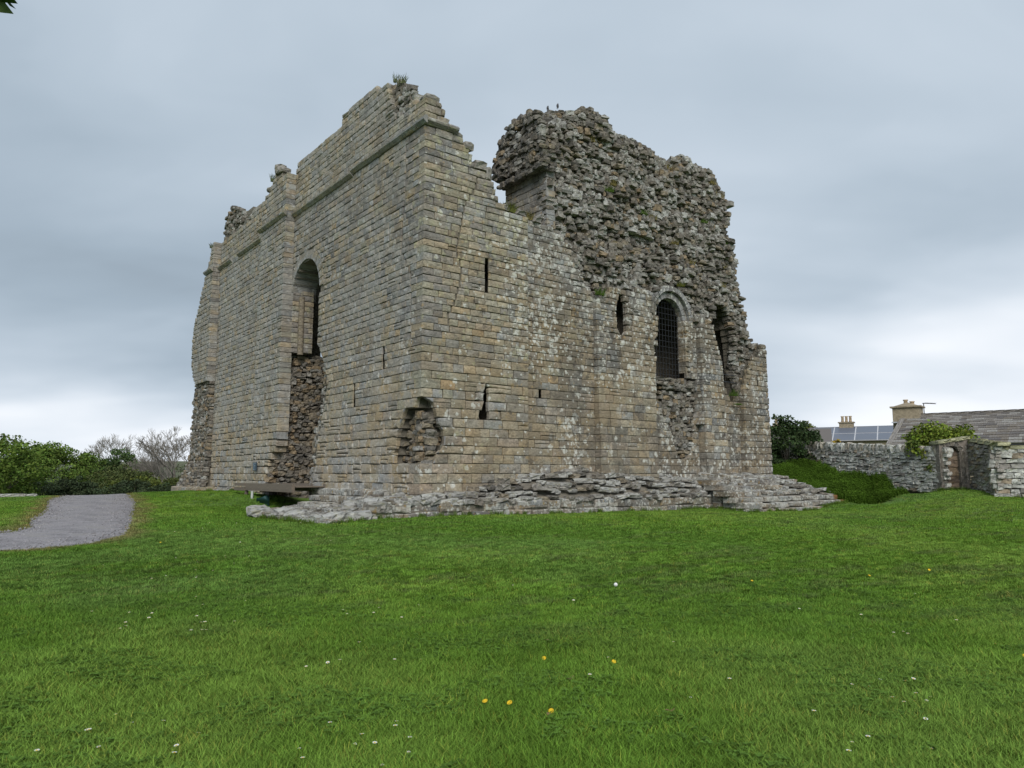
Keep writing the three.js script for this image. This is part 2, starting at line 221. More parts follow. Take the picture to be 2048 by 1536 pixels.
// one dressed block: rounded arrises, uneven outline; 40 triangles
function block(fr, fm, a0, a1, h0, h1, o, depth, r, opt = {}) {
  const G = new Geo(), gap = opt.gap ?? 0.009, c = opt.c ?? 0.012, j = () => (r() - 0.5) * (opt.j ?? 0.018);
  a0 += gap; a1 -= gap; h0 += gap; h1 -= gap; if (a1 - a0 < 0.03) return null;
  o += (r() - 0.5) * (opt.proud ?? 0.03); const ta = (r() - 0.5) * 0.02, th = (r() - 0.5) * 0.02;
  const am = (a0 + a1) / 2 + j() * 3, hm = (h0 + h1) / 2 + j();
  const ring = [[a0, h0], [am, h0], [a1, h0], [a1, hm], [a1, h1], [am, h1], [a0, h1], [a0, hm]].map(([a, h]) => [a + j(), h + j()]);
  if (opt.L) { ring[0][0] += opt.L[0]; ring[6][0] += opt.L[1]; ring[7][0] += (opt.L[0] + opt.L[1]) / 2; } if (opt.R) { ring[2][0] += opt.R[0]; ring[4][0] += opt.R[1]; ring[3][0] += (opt.R[0] + opt.R[1]) / 2; }
  const ca = (a0 + a1) / 2, ch = (h0 + h1) / 2, ci = Math.min(c, (a1 - a0) * 0.25);
  const inn = ring.map(([a, h]) => [a + Math.sign(ca - a) * (Math.abs(ca - a) > 0.02 ? ci : 0), h + Math.sign(ch - h) * (Math.abs(ch - h) > 0.02 ? c * 0.9 : 0)]);
  const O = (a, h) => o + ta * (a - ca) / (a1 - a0) * 2 + th * (h - ch) / (h1 - h0) * 2;
  const P = (q, off) => fr.pos(q[0], q[1], off), U = (q, da = 0) => fm.uv(q[0] + da, q[1]);
  const tri = (A, B, C, a, b, d) => fr.flip ? G.tri(A, C, B, a, d, b) : G.tri(A, B, C, a, b, d);
  const mid = [ca + j() * 2, ch + j()], bul = o + 0.006 + r() * 0.01;
  for (let i = 0; i < 8; i++) {
    const k = (i + 1) % 8, i0 = inn[i], i1 = inn[k], r0 = ring[i], r1 = ring[k];
    tri(P(mid, bul), P(i0, O(...i0)), P(i1, O(...i1)), U(mid), U(i0), U(i1));
    tri(P(i0, O(...i0)), P(r0, O(...r0) - c), P(r1, O(...r1) - c), U(i0), U(r0), U(r1)); tri(P(i0, O(...i0)), P(r1, O(...r1) - c), P(i1, O(...i1)), U(i0), U(r1), U(i1));
    const sd = r0[0] < ca && r1[0] < ca ? (opt.wrap ? -depth : Math.min(depth, (a1 - a0) * .9)) : r0[0] > ca && r1[0] > ca ? -Math.min(depth, (a1 - a0) * .9) : 0;
    tri(P(r0, O(...r0) - c), P(r0, o - depth), P(r1, o - depth), U(r0), U(r0, sd), U(r1, sd)); tri(P(r0, O(...r0) - c), P(r1, o - depth), P(r1, O(...r1) - c), U(r0), U(r1, sd), U(r1));
  }
  return G;
}
const spans = (P, h) => { const x = []; for (let i = 0; i < P.length; i++) { const [a, b] = P[i], [c, d] = P[(i + 1) % P.length]; if ((b > h) !== (d > h)) x.push(a + (c - a) * (h - b) / (d - b)); } x.sort((p, q) => p - q); const r = []; for (let i = 0; i + 1 < x.length; i += 2) r.push([x[i], x[i + 1]]); return r; };
const minus = (A, B) => { for (const [b0, b1] of B) { const r = []; for (const [a0, a1] of A) { if (b1 <= a0 || b0 >= a1) r.push([a0, a1]); else { if (b0 > a0) r.push([a0, b0]); if (b1 < a1) r.push([b1, a1]); } } A = r; } return A.filter(([p, q]) => q - p > 0.05); };
const arch = (c, h, r, b, n = 16) => { const p = [[c - r, b], [c - r, h]]; for (let i = 1; i < n; i++) { const t = Math.PI - Math.PI * i / n; p.push([c + Math.cos(t) * r, h + Math.sin(t) * r]); } p.push([c + r, h], [c + r, b]); return p; };
const COURSES = []; { let h = 0.35; while (h < 16.4) { const k = lerp(0.31, 0.235, smooth(1, 8, h)) * (0.86 + rk() * 0.28); COURSES.push([h, h + k]); h += k; } }

// outlines of the dressed facing, of the openings, and of where the facing has been robbed (metres along the wall, height)
const facingR = [[0, .3], [19.06, .3], [19.02, 7.62], [18.6, 7.65], [18.5, 7.2], [17.95, 7.0], [17.4, 6.3], [16.9, 5.3], [16.45, 4.9], [16.0, 5.4], [15.7, 6.2], [15.25, 7.3], [15.1, 8.0], [14.9, 8.35], [14.0, 8.45], [13.7, 8.9], [11.2, 9.0], [10.8, 9.25], [10, 9.0], [9.0, 8.95], [8.4, 8.75], [7.9, 8.4], [7.55, 8.6], [7.2, 9.15], [6.9, 9.7], [6.3, 10.45], [5.5, 10.75], [3.9, 10.8], [3.1, 10.93], [2.95, 11.3], [2.78, 11.75], [2.45, 12.0], [2.15, 12.0], [1.95, 12.25], [1.7, 12.7], [1.35, 12.95], [1.2, 13.1], [.85, 13.4], [.6, 13.92], [0, 13.97]];
const facingL = [[0, .3], [0, 13.97], [.48, 14.0], [.55, 13.85], [.8, 14.2], [1.0, 14.2], [1.6, 13.95], [2.2, 14.3], [2.6, 15.45], [2.85, 15.6], [4.4, 15.85], [6.4, 15.8], [6.42, 15.4], [8.4, 15.3], [10.85, 15.38], [10.9, 15.0], [11.6, 14.95], [11.6, 15.1], [12.5, 15.25], [13.0, 14.85], [13.7, 14.5], [14.3, 14.4], [14.6, 14.7], [15.4, 14.75], [16.6, 14.95], [16.95, 14.35], [18, 14.3], [21.5, 14.4], [22, 14.2], [22.3, 13.6], [22.9, 12.9], [23.4, 12.2], [24.0, 11.2], [24.7, 10.3], [24.9, 9.9], [25.05, 9.0], [25, 8], [24.6, 7.2], [24.0, 6.6], [21.66, 6.6], [21.6, .6]];
const slitTall = [[2.45, 7.76], [2.6, 7.76], [2.6, 8.98], [2.45, 8.98]], slitBroken = [[2.22, 3.44], [2.64, 3.44], [2.62, 4.3], [2.6, 4.55], [2.5, 4.6], [2.44, 4.2], [2.42, 3.8], [2.3, 3.6]];
const slitWide = [[9.14, 6.9], [9.26, 6.9], [9.28, 7.05], [9.42, 7.1], [9.42, 8.3], [9.3, 8.6], [9.1, 8.55], [8.95, 8.3], [8.93, 7.1], [9.12, 7.05]];
const WC = 12.45, WH = 8.2, WR = 0.86, WO = 1.36;
const windowHole = arch(WC, WH, WR, 5.66), windowRing = arch(WC, WH, WO, 8.15);
const windowBreak = [[11.1, 5.66], [11.9, 5.66], [11.9, 7.6], [11.55, 7.55], [11.5, 7.3], [11.3, 7.1], [11.35, 6.6], [11.15, 6.3]];
const robbedPanel = [[11.05, 5.66], [13.95, 5.66], [13.98, 4.4], [13.7, 3.5], [13.5, 2.5], [13.1, 2.2], [12.6, 2.3], [12.35, 3.2], [11.8, 3.9], [11.5, 4.5], [11.1, 4.9]];
const holeCornerR = [[-.2, 1.85], [.45, 1.85], [.62, 2.3], [.95, 2.6], [.8, 3.0], [.55, 3.5], [.45, 3.85], [.15, 4.0], [-.2, 3.95]], holeCornerL = [[-.2, 1.85], [1.5, 1.85], [1.75, 2.0], [1.5, 2.75], [1.2, 3.4], [.95, 3.78], [.4, 3.7], [.3, 4.0], [-.2, 4.0]];
const putlogs = [[[5.62, 2.42], [5.76, 2.42], [5.76, 2.6], [5.62, 2.6]], [[5.0, 4.42], [5.14, 4.42], [5.07, 4.62]], [[15.3, 4.1], [15.45, 4.1], [15.45, 4.3], [15.3, 4.3]], [[18.1, 5.8], [18.22, 5.8], [18.22, 6.1], [18.1, 6.1]]];
const AC = 9.55, AH = 9.18, AR = 1.45;
const archHole = arch(AC, AH, AR, 6.6), archRing = arch(AC, AH, AR + 0.42, 9.0);
const breach = [[8.0, 6.75], [7.4, 5.9], [7.02, 5.2], [7.2, 4.4], [7.5, 3.6], [7.76, 2.9], [8.05, 1.5], [8.2, .3], [12.3, .3], [12.25, 1.5], [11.9, 2.2], [11.3, 2.6], [11.02, 3.1], [11.0, 6.75]];
const slitL = (t, h0, h1, w = 0.16) => [[t - w / 2, h0], [t + w / 2, h0], [t + w / 2, h1], [t - w / 2, h1]];
const holesL = [archHole, breach, holeCornerL, slitL(15.9, 7.2, 7.96), slitL(2.53, 5.2, 5.9, .16), slitL(4.68, 4.1, 4.85, .16), slitL(19.06, 3.7, 4.4), slitL(17.9, 2.9, 3.2, .12)];
const holesR = [slitTall, slitBroken, slitWide, windowHole, windowBreak, robbedPanel, holeCornerR, ...putlogs];
// the wall steps in and out: [from, to, projection low down, projection high up]
const BAYR = [[0, 4.36, 0, 0], [4.36, 7.78, -.22, -.22], [7.78, 11.02, .1, -.12], [11.02, 14.04, -.24, -.24], [14.04, 15.55, .18, -.1], [15.55, 17.0, -.22, -.22], [17.0, 19.1, .06, -.04]];
const BAYL = [[0, 11.0, 0, 0], [11.0, 14.12, .4, .4], [14.12, 21.62, 0, 0], [21.62, 25.2, .4, .4]];
const bayO = (b, h) => lerp(b[2], b[3], clamp((h - 1.5) / 8));
const crackR = [[2.17, 11.8], [2.05, 11.3], [1.9, 11.0], [1.62, 10.6], [1.5, 10], [1.36, 9.3], [1.28, 8.9], [1.5, 8.4], [1.46, 7.9], [1.2, 7.1], [.98, 6.7], [1.08, 6.1]], crackL = [[1.25, 12.9], [1.25, 11], [1.4, 10], [1.45, 9], [.78, 8], [.74, 5.6]];
const crackAt = (C, h) => { for (let i = 0; i + 1 < C.length; i++) if (h <= C[i][1] && h > C[i + 1][1]) return lerp(C[i + 1][0], C[i][0], (h - C[i + 1][1]) / (C[i][1] - C[i + 1][1])); return null; };

function toneR(a, h, r) {
  if (a < 0.75 && h > 4.4) return pick(r, { dgrey: h > 7.5 ? 3.2 : 1.6, grey: 2, olive: 1.6, buff: h < 8 ? 1.5 : .3 });
  if (a < 4.36) { if (h > 9.5) return pick(r, { olive: 4, grey: 3, buff: 1.4, dgrey: .8 }); if (h > 6.5) return pick(r, { olive: 2.5, grey: 2.6, buff: 2, ochre: .8, brown: .8, pale: .3 }); if (h > 4) return pick(r, { buff: 3, grey: 2, ochre: 1.1, brown: 1.8, olive: 1.5, orange: .18, blue: .4 }); return pick(r, { buff: 4, pink: 2.2, ochre: 1.0, grey: 1.3, blue: .5, brown: .8 }); }
  if (a < 7.78) { if (h > 8.4) return pick(r, { blue: 3, grey: 3, pale: 1.6, dgrey: .8 }); if (h > 4.5) return pick(r, { brown: 2.6, grey: 2.2, dark: .9, ochre: .8, olive: 1.4, dgrey: .7, orange: .1 }); return pick(r, { buff: 2.5, brown: 2.4, pink: 1.2, grey: 1, blue: .35 }); }
  if (a < 11.02) { if (h > 5.5) return pick(r, { grey: 2.5, brown: 2.4, dgrey: 1.2, dark: .9, olive: 1 }); return pick(r, { buff: 3.4, pink: 1, brown: 1.4, grey: 1.1, blue: .4 }); }
  if (a < 14.04) return h > 4 ? pick(r, { grey: 3, brown: 1.8, blue: 1, dgrey: .8 }) : pick(r, { brown: 2, dgrey: 1.6, dark: 1.4, grey: 1.5 });
  return pick(r, { grey: 2.2, brown: 2.2, dgrey: 1.3, dark: .9, buff: h < 4 ? 1.2 : .3, blue: .4 });
}
function toneL(a, h, r) {
  if (h > 13.1) return pick(r, { buff: 1.6, brown: 2, grey: 3, olive: 1.6, ochre: .5, dgrey: .6 });
  if (a < 1.4 && h > 6) return pick(r, { dgrey: 2.4, grey: 3, blue: 1, brown: .4, ochre: .35 });
  if (h > 6.5) return pick(r, { grey: 4.4, blue: .9, dgrey: a < 9 ? 1.1 : .5, brown: 1, buff: 1.1, olive: .8, ochre: .3 });
  if (h > 3.8) return pick(r, { grey: 3.4, buff: 2.4, blue: 1.2, olive: 1.2, ochre: .8, brown: .5 });
  return pick(r, { buff: 4, pink: 1.6, ochre: 1.5, blue: 1.3, grey: 1.2, pale: .6, orange: .1 });
}
const CRISP = new Set([slitTall, ...putlogs, ...holesL.slice(3)]);
// lay the facing: blocks course by course, plus the rough core behind
function lay(fr, fm, outline, holes, ringHoles, bays, tone, crack, start, coreDepth, r, isR) {
  const out = [], core = new Geo();
  for (let ci = 0; ci < COURSES.length; ci++) {
    const [h0, h1] = COURSES[ci], hm = (h0 + h1) / 2;
    let A = spans(outline, hm), forCore = A; for (const H of holes) { const S = spans(H, hm); A = minus(A, S); forCore = minus(forCore, S.map(([p, q]) => q - p < 0.55 ? [p - 0.3, q + 0.5] : H === windowHole ? [p - 0.1, q + 1.3] : [p, q])); }
    for (const H of ringHoles) A = minus(A, spans(H, hm).map(([p, q]) => isR ? [p, q] : [p, Math.min(q, 10.99)]));
    const seg = []; for (const [a0, a1] of A) for (const b of bays) { const p = Math.max(a0, b[0]), q = Math.min(a1, b[1]); if (q - p > 0.05) seg.push([p, q, b]); }
    for (const [a0, a1] of forCore) for (const b of bays) { const p = Math.max(a0, b[0]), q = Math.min(a1, b[1]); if (q - p < 0.14) continue; const o = bayO(b, hm) - 0.055, dp = !isR && b[0] === 11.0 && hm > 6.75 && hm < 10.7 ? 0.85 : coreDepth(hm), e = isR ? 0 : 0.0035; const cut = p < 1.5 && q > 1.7 ? [[p, 1.6, true], [1.6, q, false]] : [[p, q, q < 1.7]]; for (let [u, w, nearC] of cut) { if (!isR && b[0] === 11.0 && hm <= 6.75) u = Math.max(u, 11.0) + .5;  const lo = fr.pos(u + (u === p ? 0.06 : 0.05 - 0.05), h0 + e, o), hi = fr.pos(w - (w === q ? 0.06 : 0.001), h1 - 0.02 - e, -(nearC ? Math.min(dp, hm > 13.1 ? 0.5 : 1.2) : dp)); core.box(Math.min(lo[0], hi[0]), lo[1], Math.min(lo[2], hi[2]), Math.max(lo[0], hi[0]), hi[1] + 0.0195, Math.max(lo[2], hi[2])); } }
    for (let [p, q, b] of seg) {
      const o = bayO(b, hm); if (p < 0.02) p = start(ci); if (q - p < 0.06) continue;
      const cuts = [p]; const cr = crackAt(crack, hm); let x = p;
      while (x < q - 0.001) { let w = (h1 - h0) * (1.05 + r() * r() * 2.2 + r() * 0.6); if (!isR && hm < 4.5) w *= 0.8 + r() * 0.5; let nx = x + w; if (q - nx < 0.16) nx = q; if (cr !== null && x < cr - 0.08 && nx > cr - 0.1) nx = Math.min(q, cr); cuts.push(Math.min(nx, q)); x = nx; }
      for (let i = 0; i + 1 < cuts.length; i++) {
        const kf = 0.86 + r() * 0.28, c = tone(cuts[i] + 0.05, hm, r).map(v => v * kf); fm.rect(cuts[i], cuts[i + 1], h0, h1, c, r() * 40);
        let c0 = cuts[i], c1 = cuts[i + 1]; if (cr !== null && Math.abs(c1 - cr) < 0.02) c1 -= 0.04; if (cr !== null && Math.abs(c0 - cr) < 0.02) c0 += 0.012;
        // a few tall courses are made of two thin stones
        const edge = (x, h, side) => { let best = null; for (const H of [...holes.filter(x => !CRISP.has(x)), ...ringHoles]) for (const iv of spans(H, h)) { const e = iv[side]; if (Math.abs(e - x) < .32 && (best === null || Math.abs(e - x) < Math.abs(best - x))) best = e; } return best; };
        const two = r() < (isR ? 0.03 : hm < 4.5 ? 0.16 : 0.05) && h1 - h0 > 0.2; const ys = two ? [h0, lerp(h0, h1, 0.4 + r() * 0.2), h1] : [h0, h1];
        for (let k = 0; k + 1 < ys.length; k++) { let thin = false; for (const H of CRISP) for (const iv of spans(H, hm)) if (Math.abs(iv[1] - c0) < .05) thin = true; const opt = hm < 3.6 && !isR ? { proud: .05, j: .04, c: .02, gap: .012 } : { proud: .024 }; if ((i === 0 && Math.abs(p - b[0]) > .02 && p > 0.9) || (i + 2 === cuts.length && Math.abs(q - b[1]) > .02) || (i === 0 && p > .6 && p < 1 && hm < 4)) { opt.j = .055; opt.c = .03; for (const H of CRISP) for (const iv of spans(H, hm)) if (Math.abs(iv[0] - c1) < .05 || Math.abs(iv[1] - c0) < .05) { opt.j = .012; opt.c = .012; } } if (i === 0 && (isR || p < 10.9) && edge(c0, hm, 1) !== null) { const y = edge(c0, ys[k] + .01, 1), z = edge(c0, ys[k + 1] - .01, 1); if (y !== null && z !== null) opt.L = [clamp(y - c0, -.3, (c1 - c0) * .6), clamp(z - c0, -.3, (c1 - c0) * .6)]; } if (i + 2 === cuts.length && edge(c1, hm, 0) !== null) { const y = edge(c1, ys[k] + .01, 0), z = edge(c1, ys[k + 1] - .01, 0); if (y !== null && z !== null) opt.R = [clamp(y - c1, -(c1 - c0) * .6, .3), clamp(z - c1, -(c1 - c0) * .6, .3)]; } const g = block(fr, fm, c0, c1, ys[k], ys[k + 1], o, thin ? .05 : i === 0 && (Math.abs(p - b[0]) < 0.01 || (!isR && p > 10.9 && p < 12.6)) ? 0.5 : 0.16, r, opt); if (g) out.push({ g, a: (c0 + c1) / 2, h: hm, o, size: (c1 - c0) * (ys[k + 1] - ys[k]) }); }
      }
    }
  }
  return { out, core };
}
const quoinLen = COURSES.map((_, i) => i % 2 ? [0.60 + rk() * 0.18, 0.34 + rk() * 0.1] : [0.36 + rk() * 0.1, 0.58 + rk() * 0.18]);
const rR = rngOf(11), rL = rngOf(12);
const thick = h => h > 13.1 ? 0.95 : lerp(2.8, 1.15, clamp((h - 10.8) / 2.3));
const faceR = lay(frameR, mapR, facingR, holesR, [windowRing], BAYR, toneR, crackR, ci => quoinLen[ci][0], h => h > 13.1 ? 1.0 : 2.9, rR, true);
const faceL = lay(frameL, mapL, facingL, holesL, [archRing], BAYL, toneL, crackL, ci => quoinLen[ci][1], thick, rL, false);
const quoins = [];
COURSES.forEach(([h0, h1], i) => { const hm = (h0 + h1) / 2; if (hm > 13.95 || spans(holeCornerR, hm).length) return; const kf = 0.85 + rR() * 0.3, c = toneR(0.2, hm, rR).map(v => v * kf), off = rR() * 30; mapR.rect(-quoinLen[i][1] - 0.1, quoinLen[i][0], h0, h1, c, off); const g = block(frameR, mapR, 0, quoinLen[i][0], h0, h1, 0, quoinLen[i][1], rR, { proud: .02, wrap: true }); if (g) quoins.push({ g, size: 1 }); });

// lichen, soot and damp, each patch with its own outline, where the photograph has them
{
  const r = rngOf(31);
  const sow = (fm, n, f) => { for (let i = 0; i < n; i++) { const a = lerp(fm.a0, fm.a1, r()), h = lerp(fm.h0, fm.h1, r()), k = f(a, h); if (r() < k[0]) fm.spot(a, h, lerp(k[1], k[2], r() * r()), k[3], k[4] * (0.6 + 0.4 * r()), r() * 90); } };
  // brown iron staining and grime that runs across the joints, in blotches with ragged edges
  mapR.each((d, o, a, h) => { const n = fbm(a * 1.1 + 4, h * .8 + 2, 5), g = vn(a * 14, h * 18), k = smooth(.46, .62, n + (g - .5) * .16) * (a < 4.3 ? .34 : .5), q = smooth(.5, .66, fbm(a * 1.6 + 31, h * .7 + 9, 5) + (g - .5) * .14) * (a > 4.3 ? .5 : .22); d[o] = lerp(d[o], .235, k); d[o + 1] = lerp(d[o + 1], .178, k); d[o + 2] = lerp(d[o + 2], .105, k); for (let i = 0; i < 3; i++) d[o + i] = lerp(d[o + i], [.1, .092, .08][i], q); });
  mapL.each((d, o, a, h) => { const g = vn(a * 14, h * 18), k = smooth(.5, .64, fbm(a * .9 + 8, h * .9 + 5, 5) + (g - .5) * .16) * .38, q = smooth(.48, .62, fbm(a * 1.3 + 51, h * .8 + 19, 5) + (g - .5) * .16) * .4; const c = h < 5 ? [.36, .28, .17] : [.22, .2, .17]; for (let i = 0; i < 3; i++) { d[o + i] = lerp(d[o + i], c[i], k); d[o + i] = lerp(d[o + i], [.33, .325, .305][i], q); } });
  // pale crustose lichen
  sow(mapR, 30000, (a, h) => { let d = 0.05; if (a > 3.2 && a < 7.6 && h > 5) d = 0.26; if (a > 3.8 && a < 5.8 && h > 5.6 && h < 8.2) d = 0.6; if (a > 6 && a < 7.7 && h < 6) d = 0.16; if (a > 6.2 && a < 7.0 && h < 4) d = 0.6; if (a > 7.7 && h > 4.8) d = 0.3; if (a > 11 && h < 5) d = 0.34; if (a > 14) d = 0.24; if (a < 3 && h < 6) d = 0.06; return [d, 0.025, 0.125, [.56, .56, .51], 0.85]; });
  sow(mapR, 9000, (a, h) => { let d = a < 4.4 && h > 8.5 ? 0.4 : a > 4.3 && a < 7.8 && h > 8 ? 0.5 : 0.06; return [d, 0.05, 0.16, a < 4.4 ? [.40, .39, .23] : [.47, .48, .45], 0.42]; });
  // dark growth in streaks
  sow(mapR, 16000, (a, h) => { let d = 0.03; if (a > 6.6 && a < 7.85 && h > 2.5) d = 0.3; if (a > 4.3 && a < 4.8) d = 0.22; if (a > 16.2 && a < 17.1 && h < 6) d = 0.55; if (a > 11.2 && a < 14.1 && h < 4.5) d = 0.28; if (a > 17.4) d = 0.2; if (a > 7.7 && h > 5.2) d = 0.16; return [d, 0.04, 0.17, [.07, .062, .052], 0.62]; });
  sow(mapR, 4000, (a, h) => [h > 3 && h < 8.5 ? 0.22 : 0.08, 0.03, 0.12, [.42, .27, .09], 0.35]);
  sow(mapL, 20000, (a, h) => { let d = h > 8 && h < 13.2 ? 0.16 : 0.05; if (a < 1.5 && h > 6) d = 0.3; if (a > 3 && a < 9 && h > 9.5 && h < 13) d = 0.3; return [d, 0.05, 0.2, [.13, .128, .13], 0.5]; });
  sow(mapL, 22000, (a, h) => { let d = h < 6 ? 0.14 : 0.12; if (h < 2.2) d = 0.3; return [d, 0.03, 0.12, h < 6 ? [.58, .57, .53] : [.46, .465, .46], 0.55]; });
  sow(mapL, 7000, (a, h) => [h < 5 ? 0.3 : h > 13 ? 0.25 : 0.1, 0.04, 0.16, [.44, .31, .14], 0.35]);
}
const stoneMat = (fm) => new THREE.MeshStandardMaterial({ map: fm.texture(), roughness: 0.94, bumpMap: rocky(26), bumpScale: 0.02 });
const matR = stoneMat(mapR), matL = stoneMat(mapL);
const mortarTex = dataTex(256, 256, (i, j) => { const v = 0.6 + 0.7 * tileFbm(i / 256, j / 256, 16, 4, 2); return [.165 * v, .148 * v, .118 * v]; });
const coreMat = new THREE.MeshStandardMaterial({ map: mortarTex, roughness: 1, bumpMap: rocky(1), bumpScale: 0.03 });

const wallR = part('window_wall', faceR.core.build(), coreMat, keep), wallL = part('entrance_wall', faceL.core.build(), coreMat, keep);
wallR.userData.label = 'window wall with buttresses, lichened blocks and a robbed rubble top'; wallL.userData.label = 'entrance wall of grey and buff blocks with a tall arch';
function emit(list, parent, name, restName, mat, most, world) {
  const v = V(); for (const k of list) { const P = k.g.p; v.set(P[0], P[1], P[2]); keep.localToWorld(v); k.seen = k.size * (world || 1) / v.distanceToSquared(EYE); }
  list.sort((a, b) => b.seen - a.seen); const rest = new Geo();
  list.forEach((k, i) => { if (i < most) part(name, k.g.build(), mat, parent); else { rest.p.push.apply(rest.p, k.g.p); rest.u.push.apply(rest.u, k.g.u); } });
  if (rest.p.length) part(restName, rest.build(), mat, parent).userData.kind = 'stuff';
}
keep.updateWorldMatrix(true, true);
emit(faceR.out, wallR, 'ashlar_block', 'ashlar_facing', matR, 200, 1);
emit(faceL.out, wallL, 'ashlar_block', 'ashlar_facing', matL, 100, 0.6);
emit(quoins, wallR, 'quoin', 'quoin_rest', matR, 300, 1);

// ---- arches: wedge stones round the openings
function voussoirs(fr, fm, c, h, r0, r1, o, depth, n, parent, mat, r, from = 0, to = Math.PI, name = 'voussoir') {
  for (let i = 0; i < n; i++) {
    const t0 = lerp(from, to, i / n) + 0.008, t1 = lerp(from, to, (i + 1) / n) - 0.008, G = new Geo(), oo = o + (r() - 0.5) * 0.03, rr = r1 + (r() - 0.5) * 0.08;
    const pt = (t, q, z) => fr.pos(c + Math.cos(t) * q, h + Math.sin(t) * q, z), uv = (t, q) => fm.uv(c + Math.cos(t) * (q + .3), h + Math.sin(t) * (q + .3));
    const S = [[t0, r0 + .006], [t1, r0 + .006], [t1, rr], [t0, rr]], q = (a, b, d, e, ...u) => fr.flip ? G.quad(a, e, d, b, u[0], u[3], u[2], u[1]) : G.quad(a, b, d, e, ...u);
    const F = S.map(([t, k], z) => pt(lerp(t, (t0 + t1) / 2, 0.06), lerp(k, (r0 + rr) / 2, 0.05), oo)), E = S.map(([t, k]) => pt(t, k, oo - 0.025)), B = S.map(([t, k]) => pt(t, k, oo - depth)), U = S.map(([t, k]) => uv(t, k));
    q(F[0], F[3], F[2], F[1], U[0], U[3], U[2], U[1]);
    for (let k = 0; k < 4; k++) { const m = (k + 1) % 4; q(F[k], F[m], E[m], E[k], U[k], U[m], U[m], U[k]); q(E[k], E[m], B[m], B[k], U[k], U[m], fm.uv(c + depth * .4 + k, h + i * .25), fm.uv(c + depth * .4 + k, h + i * .25 + .3)); }
    part(name, G.build(), mat, parent);
  }
}
const rv = rngOf(55);
voussoirs(frameL, mapL, AC, AH, AR, AR + 0.42, 0.01, 1.1, 15, wallL, matL, rv);
voussoirs(frameR, mapR, WC, WH, WR + 0.28, WO, -0.22, 0.3, 15, wallR, matR, rv);
voussoirs(frameR, mapR, WC, WH, WR, WR + 0.27, -0.38, 0.32, 13, wallR, matR, rv);
// jamb blocks of the window's two orders (the inner one set back)
{ let h = 5.9, k = 0; while (h < WH) { const d = Math.min(0.24 + rv() * 0.08, WH - h + 0.01); for (const [p, q, o, dd] of [[WC + WR, WC + WR + 0.27, -.38, .32], [WC + WR + 0.27, WC + WO, -.22, .4]]) { const g = block(frameR, mapR, p, q, h, h + d, o, dd, rv, { proud: .02 }); if (g) part('window_jamb', g.build(), matR, wallR); } h += d; k++; } }
// the far jamb of the entrance arch: dressed above, with an inner order and a shaft; all it shows is its side
const frameJ = { pos: (a, h, o) => [a, h, -11.0 + o], flip: false, ry: 0 };
{
  const list = []; for (const [h0, h1] of COURSES) { if (h0 < 6.7 || h1 > 9.6) continue; for (const [p, q, o] of [[0.05, 0.42, 0.02], [0.42, 0.95, .2]]) { const g = block(frameJ, mapR, p, q, h0, h1, o, .6, rv, { proud: .03 }); if (g) list.push({ g, size: (q - p) * (h1 - h0) }); } }
  emit(list, wallL, 'arch_jamb', 'arch_jamb_rest', matR, 60, 1);
  const gs = []; for (let k = 0; k < 6; k++) { const g = new THREE.CylinderGeometry(0.13, 0.13, 0.42, 12).toNonIndexed(); g.translate(0.42, 6.95 + k * 0.43, -10.86); part('shaft_drum', g, toneMats[4], wallL); }
}
// unseen boxes added behind the openings to block light, so that they end in darkness
{ const g = new Geo(); g.box(5, .3, -13, 5.4, 11.4, -6.4); g.box(2.6, .3, -13.4, 5, 11.4, -13); g.box(2.6, .3, -6.8, 5, 11.4, -6.4); g.box(2.0, 10.7, -13, 5, 11.4, -6.8);  g.box(8.0, 5.0, -6.3, 14.6, 10, -6); g.box(7.4, 5, -6, 8.2, 10, -2.86); g.box(14.3, 5, -6, 15.4, 10, -2.86); g.box(7.9, 9.8, -6, 14.6, 10.1, -2.5); g.box(7.9, 4.8, -6, 14.6, 5.1, -2.5); g.box(1.3, 3.0, -3.3, 4.2, 9.6, -2.9);  g.box(11.0, 2.0, -2.7, 14.02, 5.62, -0.62); g.box(.62, 1.8, -2.7, 1.6, 4.1, -.6); g.box(15.0, 4.6, -3.2, 17.9, 9.2, -2.85); g.box(17.3, 4.6, -2.84, 17.88, 8.8, -.98); part('added_dark_backing', g.build(), coreMat, keep); }
// lattice in the window
{
  const iron = new THREE.MeshStandardMaterial({ color: new THREE.Color().setRGB(.035, .038, .045), roughness: 0.7, metalness: 0.3 }), z = -0.62;
  const lat = new THREE.Group(); lat.name = 'window_lattice'; keep.add(lat); lat.userData.label = 'dark iron lattice filling the arched window';
  for (let a = WC - 0.6; a <= WC + 0.81; a += 0.2) { const top = WH + Math.sqrt(Math.max(0, WR * WR - (a - WC) ** 2)); const g = new THREE.BoxGeometry(0.014, top - 5.66, 0.014).toNonIndexed(); g.translate(a, (top + 5.66) / 2, z); part('lattice_bar', g, iron, lat); }
  for (let h = 5.8; h < WH + WR - 0.1; h += 0.24) { const w = h < WH ? WR : Math.sqrt(WR * WR - (h - WH) ** 2); const g = new THREE.BoxGeometry(w * 2, 0.014, 0.014).toNonIndexed(); g.translate(WC, h, z - 0.021); part('lattice_bar', g, iron, lat); }
  const g = new Geo(); for (const h of [6.05, 5.72]) g.box(15.3, h, -0.3, 16.9, h + 0.035, -0.27); part('safety_rail', g.build(), iron, keep);
}
